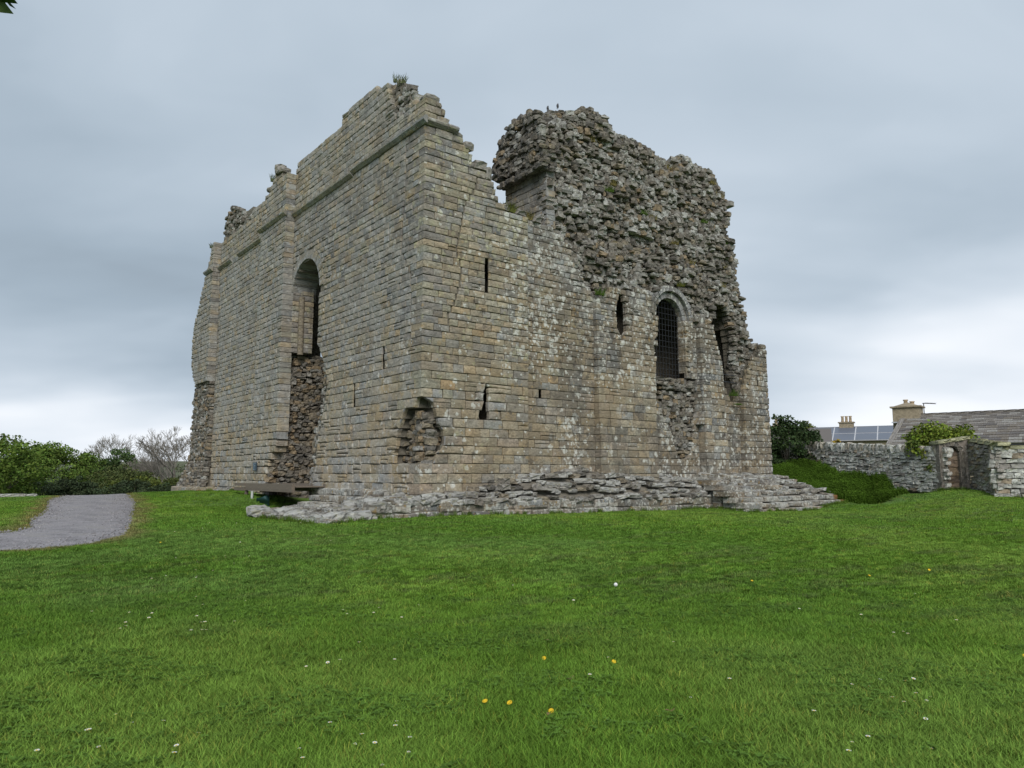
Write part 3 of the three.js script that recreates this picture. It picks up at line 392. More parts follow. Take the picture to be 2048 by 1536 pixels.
// ---- string course under the parapet
{
  const prof = [[0, -.14], [.05, -.14], [.16, -.04], [.17, .03], [.1, .1], [0, .13]], r = rngOf(8);
  const stone = (fr, fm, a0, a1, h, o, mat, par, drop = 0) => { const G = new Geo(); const q = (A, B, C, D, u) => fr.flip ? G.quad(A, D, C, B, ...[u[0], u[3], u[2], u[1]]) : G.quad(A, B, C, D, ...u); const dz = (r() - 0.5) * 0.02, dy = (r() - 0.5) * 0.02;
    for (let k = 0; k + 1 < prof.length; k++) { const [p0, y0] = prof[k], [p1, y1] = prof[k + 1], pos = (a, p, y) => fr.pos(a, h + y + dy, o + p + dz), uv = (a, y) => fm.uv(a, h + y * 2 + 1.2); q(pos(a0, p0, y0), pos(a1, p0, y0), pos(a1, p1, y1), pos(a0, p1, y1), [uv(a0, y0), uv(a1, y0), uv(a1, y1), uv(a0, y1)]); }
    for (const a of [a0, a1]) for (let k = 1; k + 1 < prof.length; k++) G.tri(fr.pos(a, h + prof[0][1] + dy, o + dz), fr.pos(a, h + prof[k][1] + dy, o + prof[k][0] + dz), fr.pos(a, h + prof[k + 1][1] + dy, o + prof[k + 1][0] + dz), fm.uv(a, h), fm.uv(a, h + .1), fm.uv(a, h + .2));
    part('string_course_stone', G.build(), mat, par); };
  const run = (fr, fm, a0, a1, h, o, mat, par) => { let a = a0; while (a < a1 - 0.05) { let n = Math.min(a1, a + 0.5 + r() * 0.6); if (a1 - n < 0.3) n = a1; if (r() > 0.06 || a < 1) stone(fr, fm, a + 0.008, n - 0.008, h, o, mat, par); a = n; } };
  run(frameL, mapL, -0.16, 5.2, 13.1, 0, matL, wallL); run(frameL, mapL, 5.2, 11.0, 13.0, 0, matL, wallL); run(frameL, mapL, 10.9, 14.2, 13.02, .4, matL, wallL); run(frameL, mapL, 14.2, 21.6, 12.95, 0, matL, wallL); run(frameL, mapL, 21.55, 22.9, 12.85, .4, matL, wallL);
  run(frameR, mapR, 0, 1.25, 13.1, 0, matR, wallR);
}
// ---- rubble: where the facing is gone
const rub = [], rr = rngOf(606);
const tonesOf = w => () => { let t = 0; for (const x of w) t += x; let v = rr() * t; for (let i = 0; i < w.length; i++) { v -= w[i]; if (v <= 0) return i; } return 0; };
function rubble(list, fr, P, oFn, { w = [.2, .54], hh = [.11, .24], tone, step = 0.165, d = [.25, .42], roll = 0.16, yaw = 0.5, loose = 0.06 }) {
  let y0 = 1e9, y1 = -1e9; for (const p of P) { y0 = Math.min(y0, p[1]); y1 = Math.max(y1, p[1]); }
  for (let h = y0; h < y1; h += step * (0.85 + rr() * 0.3)) for (const [a0, a1] of spans(P, h)) { let a = a0 - rr() * 0.12; while (a < a1) { const sw = lerp(w[0], w[1], rr() * rr()), sh = lerp(hh[0], hh[1], rr()), sd = lerp(d[0], d[1], rr()); const y = h + (rr() - 0.5) * 0.07, o = oFn(a + sw / 2, y) + (rr() - 0.5) * loose * 2; const p = fr.pos(a + sw / 2, y, o - sd * 0.28); list.push(rockAt(V(...p), [sw * 1.02, sh * 1.02, sd], [(rr() - 0.5) * 0.3, fr.ry + (rr() - 0.5) * yaw, (rr() - 0.5) * 2 * roll], Math.floor(rr() * ROCKS.length), tone(a, h))); a += sw * 1.0; } }
}
const towerTop = [[5.15, 13.2], [5.1, 14.2], [5.35, 14.9], [6.0, 15.5], [6.5, 15.75], [7.3, 15.85], [7.7, 16.25], [8.3, 16.3], [8.9, 16.2], [9.0, 15.9], [9.4, 15.7], [10.4, 15.72], [11.35, 15.62], [12.0, 15.55], [12.65, 15.45], [13.2, 15.55], [14.0, 15.95], [14.6, 15.8], [15.4, 15.8], [16.25, 15.85], [16.8, 15.5], [16.7, 14.9], [16.9, 13.6], [16.85, 12.7], [17.1, 12], [17.2, 10.9], [17.4, 9.9], [17.95, 9.15], [18.05, 8.1], [18.65, 7.75], [18.6, 7.0]];
const robbedTop = [...towerTop, [17.95, 6.8], [17.4, 6.2], [17.2, 5.4], [17.0, 5.1], [16.95, 6], [16.85, 7.5], [16.55, 8.9], [16.0, 9.3], [15.6, 9.25], [15.2, 9.0], [15.05, 8.2], [14.0, 8.35], [13.6, 9.0], [13.1, 9.5], [12.45, 9.65], [11.8, 9.5], [11.3, 9.0], [10.8, 9.2], [10, 8.95], [9.0, 8.9], [8.4, 8.7], [7.9, 8.35], [7.55, 8.55], [7.2, 9.1], [6.9, 9.6], [6.3, 10.4], [5.5, 10.7], [5.55, 13.1]];
{
  const tg = tonesOf([3, 3, 1.6, 2.2, 1, .9, 1.6, .5]), edge = (a, h) => distPoly(robbedTop, a, h);
  const oF = (a, h) => -0.36 + (fbm(a * 0.7, h * 0.9, 3) - 0.5) * 0.75 - (h > 12.5 ? 0.4 * Math.exp(-Math.min(edge(a, h), 2) / 0.45) : 0);
  const tl = tonesOf([3, 1.6, 2.6, .8, .6, 2.4, .6, .2]), td = tonesOf([1, 3, .4, 3, 1.6, .2, 2.6, .8]); rubble(rub, frameR, robbedTop, oF, { tone: (a, h) => { const k = fbm(a * .9 + 3, h * 1.3, 3) + (rr() - .5) * .25; return k > .56 ? tl() : k < .44 ? td() : tg(); }, loose: 0.12, w: [.17, .6], hh: [.1, .27] });
  // the broken end of the tall fragment: dressed below, ragged and overhanging above
  const frameE = { pos: (a, h, o) => [5.5 - o, h, -a], flip: true, ry: Math.PI / 2 };
  rubble(rub, frameE, [[.1, 13.05], [2.95, 13.3], [3.05, 14.2], [2.6, 14.95], [1.6, 15.35], [.3, 15.2]], (a, h) => 0.28 + (h - 13) * 0.06 + (fbm(a, h * 2, 2) - .5) * .2, { tone: tonesOf([2, 3, 1, 3, 1, .6, 2, .4]), roll: 0.35 });
  rubble(rub, { pos: (a, h, o) => [a, 13.02 + o * 0.2, -h], flip: false, ry: 0 }, [[5.15, .3], [5.6, .3], [5.6, 2.95], [5.2, 2.95]], () => 0, { tone: tonesOf([0, 1, 0, 2, 0, 0, 3, 0]), step: .22 });
  const list = []; let k = 0; for (const [h0, h1] of COURSES) { if (h0 < 10.5 || h1 > 13.1) continue; let a = 0.3; const end = h0 < 12.2 ? 3.0 + ((k++) % 3) * 0.08 : 2.86; while (a < end - 0.1) { const n = Math.min(end, a + .3 + rr() * .4); const g = block(frameE, mapL, a, n, h0, h1, 0, .4, rr, {}); if (g) list.push({ g, size: (n - a) * (h1 - h0) }); a = n; } }
  emit(list, wallR, 'ashlar_block', 'ashlar_return', matL, 0, 1);
  // core of the tall fragment
  const g = new Geo(); for (let h = 8.3; h < 16.2; h += 0.3) { const S = spans(robbedTop, h + 0.15); if (!S.length) continue; const a0 = S[0][0], a1 = S[S.length - 1][1]; for (const [p, q] of S) g.box(Math.max(5.56, p + 0.12), h, -2.85, q - 0.14, h + 0.2995, oF(0, 0) * 0 - 0.62 - (h > 14 ? (h - 14) * .12 : 0)); void a0; void a1; }
  for (let h = 5.0; h < 8.3; h += 0.3) for (const [p, q] of spans(robbedTop, h + .15)) if (p > 15.5) g.box(p + .05, h, -.95, q - .1, h + .2995, -0.5);
  part('rubble_core', g.build(), coreMat, wallR);
  rubble(rub, frameR, robbedPanel, (a, h) => -0.42 + (fbm(a * 1.3, h * 1.3, 2) - .5) * .2 + (h > 5.2 ? .12 : 0), { tone: tonesOf([2, 3, 1, 2.4, 1, .5, 2.4, 1]) });
  // broken left edge of the window
  rubble(rub, frameR, [[11.05, 5.7], [11.3, 5.7], [11.5, 7.2], [11.4, 7.4], [11.1, 6.6]], () => -0.6, { tone: tonesOf([1, 1, 1, 2, 3, 0, 0, 3]) });
  const warm = tonesOf([.8, .8, .2, 2.4, 4, .1, .6, 5]);
  // hole torn in the corner
  rubble(rub, frameR, [[.2, 1.9], [.5, 1.9], [.66, 2.3], [.95, 2.6], [.8, 3.0], [.5, 3.5], [.3, 3.55]], () => -.42, { tone: warm, step: .16, w: [.2, .42] });
  rubble(rub, frameL, [[.1, 1.9], [1.5, 1.9], [1.72, 2.0], [1.45, 2.75], [1.1, 3.35], [.5, 3.6], [.2, 3.6]], a => -.46 + (1.7 - a) * .08, { tone: warm, step: .17, w: [.2, .5], roll: .25 });
  // the breach below the entrance arch: its far side and back
  const dim = tonesOf([1, 2, .3, 3, 4, 0, 1.4, 2.6]);
  rubble(rub, frameJ, [[.0, .6], [1.95, .6], [1.95, 6.8], [.3, 6.9], [.08, 6.5], [.12, 5], [.08, 3.2], [.0, 2.6]], (a, h) => -.36 + a * .22 + (fbm(a * 1.2, h * .9, 2) - .5) * .8, { tone: dim, step: .15, w: [.2, .5], d: [.3, .5] });
  rubble(rub, frameJ, [[-.4, .6], [.1, .6], [.1, 2.4], [-.1, 2.2], [-.38, 1.4]], () => -.75, { tone: dim, step: .17, w: [.25, .5], d: [.4, .6] });
  rubble(rub, { pos: (a, h, o) => [2.9 - o, h, -a], flip: true, ry: Math.PI / 2 }, [[7.4, .5], [11, .5], [11, 6.8], [8, 6.8], [7.2, 5]], () => 0, { tone: dim, step: .17, w: [.25, .5] });
  rubble(rub, frameL, [[7.4, 5.8], [7.05, 5.2], [7.2, 4.4], [7.5, 3.6], [7.76, 2.9], [8.05, 1.5], [8.15, .7], [8.45, .7], [8.4, 1.5], [8.1, 2.9], [7.85, 3.6], [7.5, 4.4], [7.3, 5.2]], a => -.12, { tone: tonesOf([2, 1, 3, 1, 2, 3, 0, .4]), w: [.16, .34], step: .15 });
  const gc = new Geo(); gc.box(.2, .3, -12.6, 2.8, 6.7, -11.45); part('breach_core', gc.build(), coreMat, wallL);
  // far end of the entrance wall: facing robbed low down; broken parapet
  const gL = new Geo(); gL.box(-.1, .4, -24.8, 2.8, 6.58, -21.7); part('wall_end_core', gL.build(), coreMat, wallL); const gH = new Geo(); gH.box(.35, 14.1, -21.8, 1.6, 15.4, -17.6); part('parapet_core', gH.build(), coreMat, wallL);
  rubble(rub, frameL, [[21.62, .9], [26.1, .9], [25.6, 1.6], [25.0, 2.6], [24.7, 4], [24.75, 5], [24.5, 6.4], [24.1, 6.58], [21.64, 6.58]], (a, h) => .16 + (h < 2.2 ? (2.2 - h) * .35 : 0) + (fbm(a, h, 2) - .5) * .2, { tone: tonesOf([2, 2, 1.2, 2, 3, 1, .8, 1.2]), w: [.2, .5] });
  rubble(rub, frameL, [[16.9, 14.3], [17.4, 14.9], [18.2, 15.0], [19.0, 15.5], [20.0, 16.0], [20.9, 16.35], [21.6, 16.2], [21.95, 15.3], [22.05, 14.3], [21, 14.4]], () => -.32, { tone: tg, loose: .1 });
  rubble(rub, frameL, [[.95, 14.15], [1.6, 13.95], [2.25, 14.3], [2.65, 15.45], [2.1, 15.4], [1.5, 15.0], [1.1, 14.6]], (a, h) => -.25, { tone: tonesOf([3, 2, 3, 1, 1, 2, 1, 0]), w: [.2, .46], hh: [.12, .24], step: .18, roll: .4 });
  const gp = new Geo(); gp.box(.36, 13.6, -2.4, .8, 14.45, -1.0); part('parapet_core', gp.build(), coreMat, wallL);
  // loose stones left standing on wall heads
  for (const [s, h, t, w, q] of [[2.25, 12.15, .2, .5, .3], [1.75, 12.72, .2, .45, .25], [1.3, 12.98, .25, .5, .2], [2.62, 11.95, .3, .34, .55], [.35, 14.02, .3, .6, .2], [3.4, 10.95, .3, .4, .2], [4.1, 10.9, .3, .5, .16], [4.9, 10.84, .35, .4, .2]]) rub.push(rockAt(V(s, h, -t), [w, q, .5], [0, rr() * .4, 0], 3 + Math.floor(rr() * 3), 0));
  for (const [t, h, o, w, q] of [[12.3, 15.38, .2, .5, .3], [12.5, 15.6, .15, .4, .35], [11.8, 15.2, .25, .6, .2], [13.3, 14.8, .2, .4, .2]]) rub.push(rockAt(V(-o, h, -t), [.5, q, w], [0, rr() * .4, 0], 3 + Math.floor(rr() * 3), 0));
}
placeRocks(rub, keep, 'rubble_stone', 'rubble_infill', 300);

// ================================================================ footing: plinth courses and spread rubble round the foot of the keep
const footing = thing('stone_footing', 'low plinth courses and spread lichened rubble around the foot of the keep', 'ruin', [CX, 0, CZ], 0.6658);
{
  const r = rngOf(707), mapP = new FaceMap(-6, 26, -0.6, 2.2, 2048, 190); mapP.rect(-6, 26, -.6, 2.2, [.27, .25, .21], 3);
  const FP = (z) => ({ pos: (a, h, o) => [a, h, z + o], flip: false }), FS = (x) => ({ pos: (a, h, o) => [x - o, h, -a], flip: true });
  const list = [], course = (fr, a0, a1, h0, h1, o, depth, tones, slope = 0, wmin = .6, wmax = 1.5) => { let a = a0; while (a < a1 - .05) { let n = a + lerp(wmin, wmax, r()); if (a1 - n < .35) n = a1; n = Math.min(n, a1); const kf = .8 + r() * .4, c = pick(r, tones).map(v => v * kf); mapP.rect(a, n, h0 + slope * a, h1 + slope * a, c, r() * 30); list.push({ fr, a, n, h0: h0 + slope * a, h1: h1 + slope * a, o, depth }); a = n; } };
  const dull = { grey: 1, brown: 2.6, olive: .8, dgrey: 2.2, dark: 2 }, dull2 = { grey: 2, pale: 1.4, brown: 1 }, pale = { pale: 2, grey: 2, blue: 1.4, brown: .6 }, darkish = { dgrey: 2, brown: 1.6, grey: 1.4, dark: .8 };
  course(FP(1.0), -2.7, 13.2, .05, .47, .05, .5, dull, -.006); course(FP(1.0), -2.3, 13.2, .47, .78, 0, .55, dull, -.006);
  course(FP(1.25), -3.55, -2.1, .05, .42, .1, .9, pale, 0, .7, 1.1);
  // stepped plinth of the far corner
  course(FP(2.6), 13.2, 22.6, -.2, .22, .06, .6, darkish); course(FP(2.5), 13.1, 22.2, .22, .46, .0, .6, pale); course(FP(2.25), 13.0, 21.2, .46, .68, .0, .6, pale); course(FP(1.9), 12.9, 18.2, .68, .9, 0, .7, dull, 0, .9, 2.2);
  course(FP(1.45), 13.0, 17.6, .9, 1.14, 0, .8, darkish, 0, .7, 1.6); course(FP(.95), 13.2, 19.6, 1.14, 1.36, 0, .9, darkish); course(FP(.6), 13.3, 19.4, 1.36, 1.55, 0, .6, darkish);
  course(FS(13.1), -2.6, -1.0, -.2, .24, .0, .6, dull2); course(FS(13.15), -2.5, -1.0, .24, .46, 0, .6, dull2); course(FS(13.2), -2.25, -.9, .46, .68, 0, .6, dull2); course(FS(13.25), -1.9, -.3, .68, .9, 0, .6, dull2); course(FS(13.3), -1.45, -.05, .9, 1.14, 0, .7, dull2); course(FS(13.35), -.95, -.05, 1.14, 1.36, 0, .7, dull2); course(FS(13.4), -.6, -.05, 1.36, 1.55, 0, .7, dull2);
  // tooled plinth under the entrance wall, and the block at its far end
  course(FS(0), 1.9, 7.6, .82, 1.08, .2, .5, pale, 0, .5, .9); course(FS(0), 1.7, 7.4, .58, .82, .48, .6, pale, 0, .5, .9); course(FS(0), 2.0, 7.6, .3, .58, .8, .7, { pale: 2, pink: 2, grey: 1 }, 0, .5, .9);
  course(FS(0), 20.4, 25.9, .3, .92, .95, 1.0, { pink: 2, buff: 2, grey: 1 }, 0, .8, 1.4); course(FS(0), 14.2, 20.4, .4, .84, .22, .4, { pale: 2, pink: 1, grey: 1 }, 0, .5, .9);
  for (let i = 0; i < 6000; i++) { const a = lerp(-4, 23, r()), h = lerp(-.3, 1.7, r()), w = r(); mapP.spot(a, h, lerp(.015, .08, r() * r()), w < .7 ? [.55, .55, .5] : w < .94 ? [.1, .09, .075] : [.3, .2, .07], .7, r() * 80); }
  for (let i = 0; i < 260; i++) mapP.spot(lerp(20.3, 22.6, r()), lerp(0, .7, r()), lerp(.04, .14, r()), [.20, .10, .035], .7, r() * 80);
  const mp = new THREE.MeshStandardMaterial({ map: mapP.texture(), roughness: .95, bumpMap: rocky(30), bumpScale: .02 });
  for (const k of list) { const g = block(k.fr, mapP, k.a, k.n, k.h0, k.h1, k.o, k.depth, r, { proud: .1, c: .035, j: .075, gap: .01 }); if (g) part('plinth_block', g.build(), mp, footing); }
  // height of the spread rubble above the ground
  const wallTop = s => { const T = [[-3, .8], [0, .9], [2.3, 1.2], [4.4, 1.66], [7.8, 1.78], [11.2, 1.52], [13.5, 1.3]]; for (let i = 0; i + 1 < T.length; i++) if (s <= T[i + 1][0]) return lerp(T[i][1], T[i + 1][1], clamp((s - T[i][0]) / (T[i + 1][0] - T[i][0]))); return 1.3; };
  const zones = [
    { P: [[-2.2, .92], [13.25, .92], [13.25, -.15], [0, -.15], [-2.0, -.1]], H: (s, z) => { const h = lerp(wallTop(s), .76, clamp(z + .02)) + (fbm(s * .9, z * 1.4, 3) - .5) * .22, k = h / .2; return (Math.floor(k) + smooth(.35, .75, k - Math.floor(k))) * .2; }, n: 'rubble_bank' },
    { P: [[-3.55, 1.1], [-3.85, -2], [-3.75, -4.2], [-2.7, -5.6], [-1.4, -7.2], [-.2, -7.9], [-.1, .6], [-2.2, 1.0]], H: (s, z) => lerp(.34, z < -1.2 ? .5 : .92, smooth(-3.7, -.6, s)) + (fbm(s * 1.3 + 5, z * 1.3, 3) - .5) * .26 - (z < -5 ? .1 : 0), n: 'rubble_spread' },
    { P: [[13.5, 1.75], [18.2, 1.95], [21.8, 2.1], [22.3, 1.2], [21.5, -3], [19.2, -3], [19.1, .0], [13.5, -.1]], H: (s, z) => Math.min(.64 + Math.max(0, 2.05 - z) * .75, lerp(lerp(1.62, .78, smooth(0, 1.95, z)), lerp(1.45, .42, clamp((s - 18) / 4.4)), smooth(16.8, 18.6, s)) + (fbm(s * 1.2 + 9, z * 1.5, 3) - .55) * .2), n: 'rubble_slope' }];
  const rocks = []; const tt = [2.4, 1.2, 3, .8, .6, 4.4, .6, .3];
  for (const zn of zones) {
    let b = [1e9, -1e9, 1e9, -1e9]; for (const [x, z] of zn.P) b = [Math.min(b[0], x), Math.max(b[1], x), Math.min(b[2], z), Math.max(b[3], z)];
    const g = new Geo(), st = .3; for (let x = b[0] - .1; x < b[1]; x += st) for (let z = b[2] - .1; z < b[3]; z += st) { if (!inPoly(zn.P, x + st / 2, z + st / 2)) continue; const p = (u, v) => [u, zn.H(u, v) - .17, v]; g.quad(p(x, z), p(x, z + st), p(x + st, z + st), p(x + st, z), [x, z], [x, z + st], [x + st, z + st], [x + st, z]); const drop = (q, w) => g.quad(q, [q[0], -.4, q[2]], [w[0], -.4, w[2]], w, [q[0] + q[2], 0], [q[0] + q[2], 1], [w[0] + w[2], 1], [w[0] + w[2], 0]); const c = [x + st / 2, z + st / 2]; if (!inPoly(zn.P, c[0] - st, c[1])) drop(p(x, z), p(x, z + st)); if (!inPoly(zn.P, c[0] + st, c[1])) drop(p(x + st, z), p(x + st, z + st)); if (!inPoly(zn.P, c[0], c[1] + st)) drop(p(x, z + st), p(x + st, z + st)); }
    part(zn.n, g.build(), coreMat, footing);
    for (let z = b[2]; z < b[3]; z += .2 + r() * .07) { let x = b[0]; while (x < b[1]) { const w = (zn.n === 'rubble_spread' ? .8 : 1) * lerp(.26, .85, r() * r()), d = lerp(.24, .46, r()); if (inPoly(zn.P, x + w / 2, z)) { const y = zn.H(x + w / 2, z); let k = 0, v = r() * 13; while (k < 7 && (v -= tt[k]) > 0) k++; rocks.push(rockAt(V(x + w / 2, y - .05 + (r() - .5) * .1, z + (r() - .5) * .1), [w * 1.1, lerp(.1, .2, r()), d], [(r() - .5) * .3, (r() - .5) * .7, (r() - .5) * .2], Math.floor(r() * ROCKS.length), k)); } x += w * .97; } }
  }
  for (const [s, z, w, hh, d, ry] of [[-3.2, .9, .7, .3, .5, .3], [-2.6, 1.0, .9, .34, .5, -.6], [-3.6, -3.9, .6, .34, .5, .2], [-3.55, -4.3, .5, .3, .5, .9], [-3.7, -3.4, .7, .22, .5, 0], [-1.9, .5, .6, .42, .4, .8], [-1.6, .3, .5, .4, .5, .2], [-2.2, -.2, .7, .3, .6, 1], [-3.4, -1.2, .6, .26, .5, .4], [-3.3, -2.4, .55, .26, .5, 0]]) rocks.push(rockAt(V(s, .42 + (s > -2.4 ? .25 : 0), z), [w, hh, d], [.1, ry, .15], Math.floor(r() * ROCKS.length), r() < .6 ? 5 : 2));
  placeRocks(rocks, footing, 'rubble_stone', 'rubble_infill', 300);
}
// ================================================================ small things at the entrance
const wood = dataTex(256, 256, (i, j) => { const v = .7 + .5 * tileFbm(i / 256 * .2, j / 256, 16, 4, 6); return [.165 * v, .135 * v, .105 * v]; });
const woodMat = new THREE.MeshStandardMaterial({ map: wood, roughness: .9, bumpMap: wood, bumpScale: .01 });
{
  const g = thing('footbridge', 'weathered timber footbridge beam across the ditch at the entrance breach', 'footbridge', [CX, 0, CZ], 0.6658);
  const bx = (n, a, b, c, d, e, f, m = woodMat) => { const G = new Geo(); G.box(a, b, c, d, e, f); return part(n, G.build(), m, g); };
  bx('beam', -1.32, .92, -12.0, -1.2, 1.22, -6.9); bx('beam', .0, .92, -12.0, .12, 1.22, -6.9);
  for (let t = 7.0; t < 12.0; t += .2) bx('deck_plank', -1.19, 1.1 + (t * 7 % 1) * .006, -t - .18, -.01, 1.14 + (t * 7 % 1) * .006, -t);
  bx('rail_board', -1.36, 1.1, -13.3, -1.3, 1.22, -12.02); bx('rail_board', -1.36, .9, -13.3, -1.3, 1.03, -12.02); bx('post', -1.3, .55, -12.12, -1.18, .92, -12.0);
  const pale = new THREE.MeshStandardMaterial({ color: new THREE.Color().setRGB(.5, .52, .5), roughness: .7 });
  const m = single('drain_pipe', new THREE.CylinderGeometry(.05, .05, .8, 10), pale, 'short pale pipe standing under the footbridge', 'pipe', [...[plan(-1.5, 10.6)].flatMap(p => [p[0], .5, p[1]])]);
  const tarp = new THREE.MeshStandardMaterial({ color: new THREE.Color().setRGB(.012, .05, .05), roughness: .6 }); const tg = new THREE.PlaneGeometry(.5, .4, 12, 8); { const P = tg.attributes.position; for (let i = 0; i < P.count; i++) { const x = P.getX(i), y = P.getY(i); P.setXYZ(i, x, y + .05 * Math.sin(x * 9), .16 * Math.sin(x * 11 + y * 4) + .1 * Math.sin(y * 13 + x * 5)); } tg.computeVertexNormals(); }
  const p = plan(-1.3, 9.9); single('green_sheet', tg, tarp, 'crumpled dark green sheet tucked under the footbridge', 'sheet', [p[0], .5, p[1]], .3);
}
{ // information plaque
  const t = dataTex(128, 128, (i, j) => { const u = i / 128, v = j / 128; const edge = u < .05 || u > .95 || v < .05 || v > .95; const row = (v * 6) % 1; const ln = row > .42 && row < .72 && u > .1 && u < .45 + .45 * HASH[Math.floor(v * 6) + 40] && HASH[(i * 7 + Math.floor(v * 6) * 131) & 65535] > .28; return edge ? [.1, .12, .14] : ln ? [.45, .52, .58] : [.035, .07, .11]; });
  const g = thing('information_plaque', 'small dark blue information plaque with lines of pale lettering on the wall', 'plaque', [CX, 0, CZ], 0.6658);
  const G = new Geo(); G.box(-.47, 1.75, -13.65, -.44, 2.12, -13.2); part('backing', G.build(), new THREE.MeshStandardMaterial({ color: new THREE.Color().setRGB(.04, .06, .08), roughness: .5 }), g);
  const F = new Geo(); F.quad([-.474, 1.77, -13.63], [-.474, 1.77, -13.22], [-.474, 2.1, -13.22], [-.474, 2.1, -13.63], [0, 0], [1, 0], [1, 1], [0, 1]); part('printed_face', F.build(), new THREE.MeshStandardMaterial({ map: t, roughness: .4 }), g);
}

// ================================================================ walls, gate and houses on the right
const PALE = [[.64, .64, .60], [.55, .545, .51], [.70, .70, .66], [.44, .42, .39], [.58, .53, .45], [.76, .76, .72], [.34, .315, .29], [.44, .36, .27]];
const paleMats = PALE.map(c => new THREE.MeshStandardMaterial({ map: rubbleTex, color: new THREE.Color().setRGB(...c), roughness: .95, bumpMap: bumpTex, bumpScale: .01 }));
// a straight run of dry-stone wall from A to B: stones in rough courses on a dark core, coping stones on top
function dryWall(name, label, A, B, bA, bB, tA, tB, o = {}) {
  const L = Math.hypot(B[0] - A[0], B[1] - A[1]), g = thing(name, label, 'wall', [A[0], 0, A[1]], -Math.atan2(B[1] - A[1], B[0] - A[0]), o.group), r = rngOf(o.seed || 5), rocks = [], w = o.tones || [3, 3, 2.4, 2, 1, 1.6, 1, .7];
  const G = new Geo(), N = Math.max(4, Math.ceil(L / .6)); for (let i = 0; i < N; i++) { const x0 = L * i / N, x1 = L * (i + 1) / N, f = (i + .5) / N; G.box(x0, lerp(bA, bB, f) - .6, -.42, x1 - .002, lerp(tA, tB, f) - .06, -.14); } part('wall_core', G.build(), new THREE.MeshStandardMaterial({ color: new THREE.Color().setRGB(.07, .062, .052), roughness: 1 }), g);
  const rows = Math.round(Math.max(tA - bA, tB - bB) / (o.row || .165));
  for (let k = 0; k <= rows; k++) { let x = -r() * .2; while (x < L) { const sw = lerp(.24, .68, r() * r()) * (o.big || 1), f = clamp((x + sw / 2) / L), top = lerp(tA, tB, f), base = lerp(bA, bB, f) - .15, y = top - .08 - (k / rows) * Math.max(tA - bA, tB - bB); const sh = (o.row || .165) * lerp(.75, 1.2, r()); if (y > base - .1) { let q = 0, v = r() * w.reduce((a, b) => a + b); while (q < 7 && (v -= w[q]) > 0) q++; rocks.push(rockAt(V(Math.min(x + sw / 2, L - .02), y + (r() - .5) * .04, -.12 + (r() - .5) * .04), [sw * 1.04, sh * .99, .3], [(r() - .5) * .12, (r() - .5) * .16, (r() - .5) * .14], [0, 4, 8, 12, 0, 4, 1][Math.floor(r() * 7)], q)); } x += sw * .97; } }
  if (o.cope) { let x = 0; while (x < L) { const sw = lerp(.2, .42, r()), f = clamp(x / L), top = lerp(tA, tB, f); const m = part('coping_stone', ROCKS[[3, 7, 11][Math.floor(r() * 3)]], paleMats[[0, 1, 2, 4][Math.floor(r() * 4)]], g); m.position.set(x + sw / 2, top + .1, -.24); m.scale.set(sw * 1.1, .38 + r() * .14, .55); m.rotation.set(0, 0, (r() - .5) * .4); x += sw; } }
  else if (o.slabs) { let x = -.05; while (x < L) { const sw = lerp(.5, 1.1, r()), f = clamp(x / L); const m = part('coping_stone', ROCKS[[0, 4, 8][Math.floor(r() * 3)]], o.slabMat || paleMats[4], g); m.position.set(x + sw / 2, lerp(tA, tB, f) + .06, -.24); m.scale.set(sw, .16, .56); x += sw; } }
  placeRocks(rocks, g, 'wall_stone', 'wall_stone_rest', 300, PALE, paleMats); return g;
}
const mossy = new THREE.MeshStandardMaterial({ map: rubbleTex, color: new THREE.Color().setRGB(.46, .45, .29), roughness: 1 });
dryWall('dry_stone_wall', 'pale dry stone wall topped with rounded coping stones beside the nettle bank', [15.7, -43.6], [19.2, -33.25], 2.1, .86, 3.2, 2.5, { seed: 71, cope: true });
dryWall('boundary_wall', 'pale stone boundary wall with mossy flat coping joining the dark gateway pier', [20.05, -31.0], [25.5, -27.6], .55, .4, 2.62, 2.66, { seed: 72, slabs: true, slabMat: mossy, row: .2, big: 1.15 });
dryWall('low_stone_wall', 'low tumbled stone wall at the edge of the lawn beyond the gravel path', [-34, -36.5], [-24.6, -38.4], .0, .3, .56, .6, { seed: 73, tones: [2, 3, 1, 3, 1, 1, 3, .4], row: .14 });
